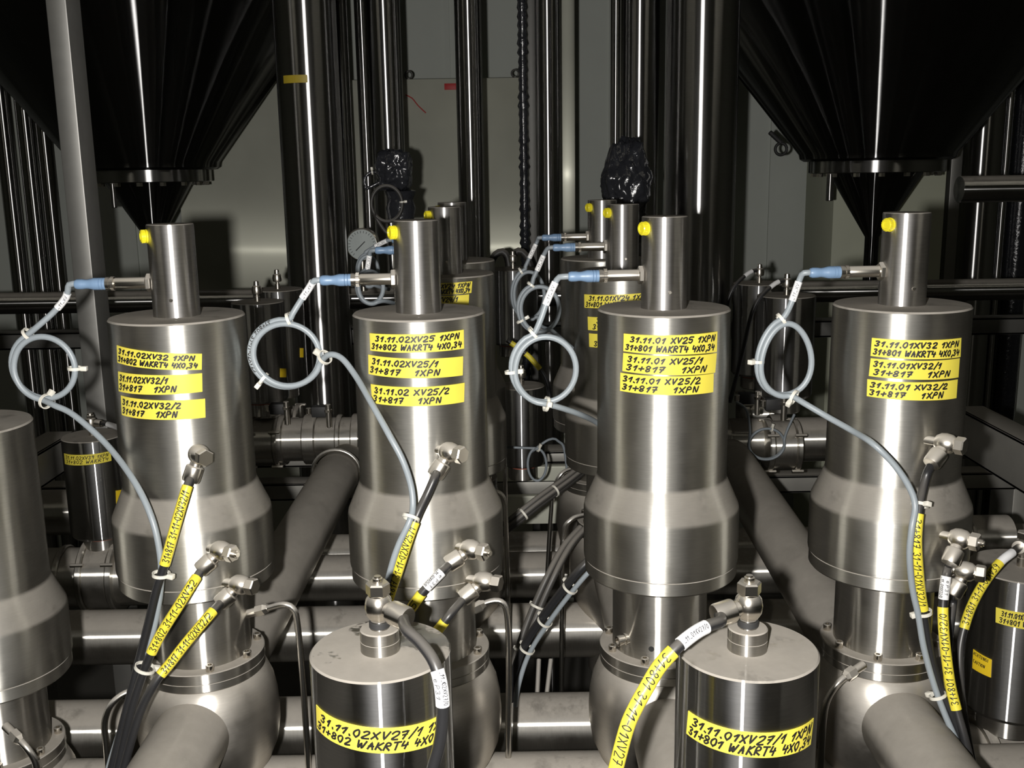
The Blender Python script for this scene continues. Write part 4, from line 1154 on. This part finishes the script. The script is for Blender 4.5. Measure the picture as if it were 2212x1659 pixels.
thp, tx, tz = hopper('big dark hopper at left, between the square post and the taped pipe', 322, 381, 3.6, .205, .74, True, outlet_to=1.35, rmax=.66)
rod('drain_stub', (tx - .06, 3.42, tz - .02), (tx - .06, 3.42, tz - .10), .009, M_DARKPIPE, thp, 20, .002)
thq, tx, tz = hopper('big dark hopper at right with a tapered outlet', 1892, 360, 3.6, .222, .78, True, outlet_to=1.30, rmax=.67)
rod('drain_stub', (tx - .185, 3.50, tz - .02), (tx - .185, 3.50, tz - .11), .012, M_DARKPIPE, thq, 20, .002)
rg = P(1687, 322, 3.5)
bm = bmesh.new()
add_tube(bm, [rg + Vector((.019 * math.cos(k * math.pi / 12), 0, .019 * math.sin(k * math.pi / 12))) for k in range(25)], .005, 12)
obj('hand_ring', bm, M_BLACK, thq)
kb = P(1670, 293, 3.5)
rod('ring_pin', kb + Vector((-.012, 0, .012)), rg + Vector((0, 0, .020)), .008, M_BLACK, thq, 16, .002)

# ------------------------------------------------------------------ foil-wrapped instruments and the gauge
def wrapped(label, px, py, Y, wpx, hpx, seed, taper):
    c = P(px, py, Y)
    k = (P(px + 100, py, Y) - c).length / 100
    t = thing('wrapped_instrument', label, 'instrument', c - Vector((0, 0, hpx * k * .5)), 'instruments wrapped in black foil')
    bm = bmesh.new()
    bmesh.ops.create_icosphere(bm, subdivisions=5, radius=1)
    rng = random.Random(seed)
    o3 = Vector((rng.uniform(0, 9), rng.uniform(0, 9), rng.uniform(0, 9)))
    for v in bm.verts:
        p = v.co.copy()
        sq = max(abs(p.x), abs(p.y), abs(p.z))
        p = p.lerp(p / sq, .55)
        f = 1 - taper * max(0, p.z) - .10 * max(0, -p.z)
        nn = noise.noise(p * 1.6 + o3) * .16 + noise.noise(p * 4.5 + o3) * .08 + abs(noise.noise(Vector((p.x * 3, p.y * 3, p.z * 9)) + o3)) * .09
        p *= 1 + nn
        v.co = c + Vector((p.x * f * wpx * k * .5, p.y * f * wpx * k * .5, p.z * hpx * k * .5))
    obj('foil_wrap', bm, M_FOIL, t, sharp=80)
    rod('instrument_stem', Vector((c.x, c.y, 1.06)), c - Vector((0, 0, hpx * k * .40)), .012, M_NICKEL, t, 20, .001)
    lathe('foil_skirt', [(.0, -.02), (.030, -.02), (.036, .01), (.030, .03), (.038, .05), (0, .06)], M_FOIL, t, c - Vector((-.012, 0, hpx * k * .45 + .055)), 20)
    return t
wrapped('blocky black foil bundle above the 31.11.02 XV25 valve', 852, 368, 2.5, 76, 88, 5, .05)
wrapped('pointed black foil bundle above the 31.11.01 XV25 valve', 1352, 384, 2.5, 104, 158, 9, .42)
plain_loop('loop of dull cable hanging under the blocky foil bundle', 836, 440, 33, 38, 2.45, [(825, 402, 2.47)], [(812, 470, 2.45), (832, 500, 2.45), (850, 512, 2.45)], r=.0042, mat=M_GREYHOSE, a0=95, a1=225 + 360)
plain_loop('dark cable arching beside the blocky foil bundle on its left', 808, 392, 20, 20, 2.52, [(850, 398, 2.52)], [(845, 380, 2.52)], r=.004, mat=M_FOIL, a0=-60, a1=60 + 240 - 60)
g = P(780, 530, 2.7)
t = thing('pressure_gauge', 'round pressure gauge with pale dial, left of the XV25 cap', 'gauge', g - Vector((0, 0, .06)))
M = axis_matrix(g + Vector((.004, .03, 0)), g + Vector((0, -.03, .003)))
lathe('gauge_case', [(0, 0), (.041, 0), (.043, .004), (.043, .030), (.0405, .032), (.0395, .029), (0, .029)], M_NICKEL_CLEAN, t, seg=64, mw=M)
lathe('gauge_dial', [(0, .0292), (.0392, .0292), (.0392, .0305), (0, .0310)], M_GAUGE, t, seg=64, mw=M)
ndl = bmesh.new()
add_box(ndl, (-.022, -.0012, .0312), (.012, .0012, .0320), Matrix.Rotation(.7, 4, 'Z'))
obj('gauge_needle', ndl, M_BLACK, t, M)
tk = bmesh.new()
for k in range(21):
    add_box(tk, (.030, -.0006, .0308), (.036, .0006, .0314), Matrix.Rotation(math.radians(-45 + k * 13.5), 4, 'Z'))
obj('gauge_scale', tk, M_BLACK, t, M)
rod('gauge_stem', g - Vector((0, -.01, .12)), g - Vector((0, -.01, .040)), .008, M_NICKEL, t, 16)
# dark protective hoses arching between the rear valves
for lab, pts in (('dark hose arching behind the rear XV25 line, left arch', [(1058, 600, 2.9), (1064, 560, 2.9), (1078, 545, 2.9), (1092, 548, 2.9), (1100, 580, 2.9), (1102, 640, 2.9)]),
                 ('dark hose arching behind the rear XV25 line, right arch', [(1104, 600, 2.9), (1108, 555, 2.9), (1120, 542, 2.9), (1136, 552, 2.9), (1150, 590, 2.9), (1155, 640, 2.9)])):
    path = smooth_path([P(*q) for q in pts], .01)
    t = thing('conduit_hose', lab, 'hose', path[0])
    tube('hose_tube', path, .010, M_GREYHOSE, t)
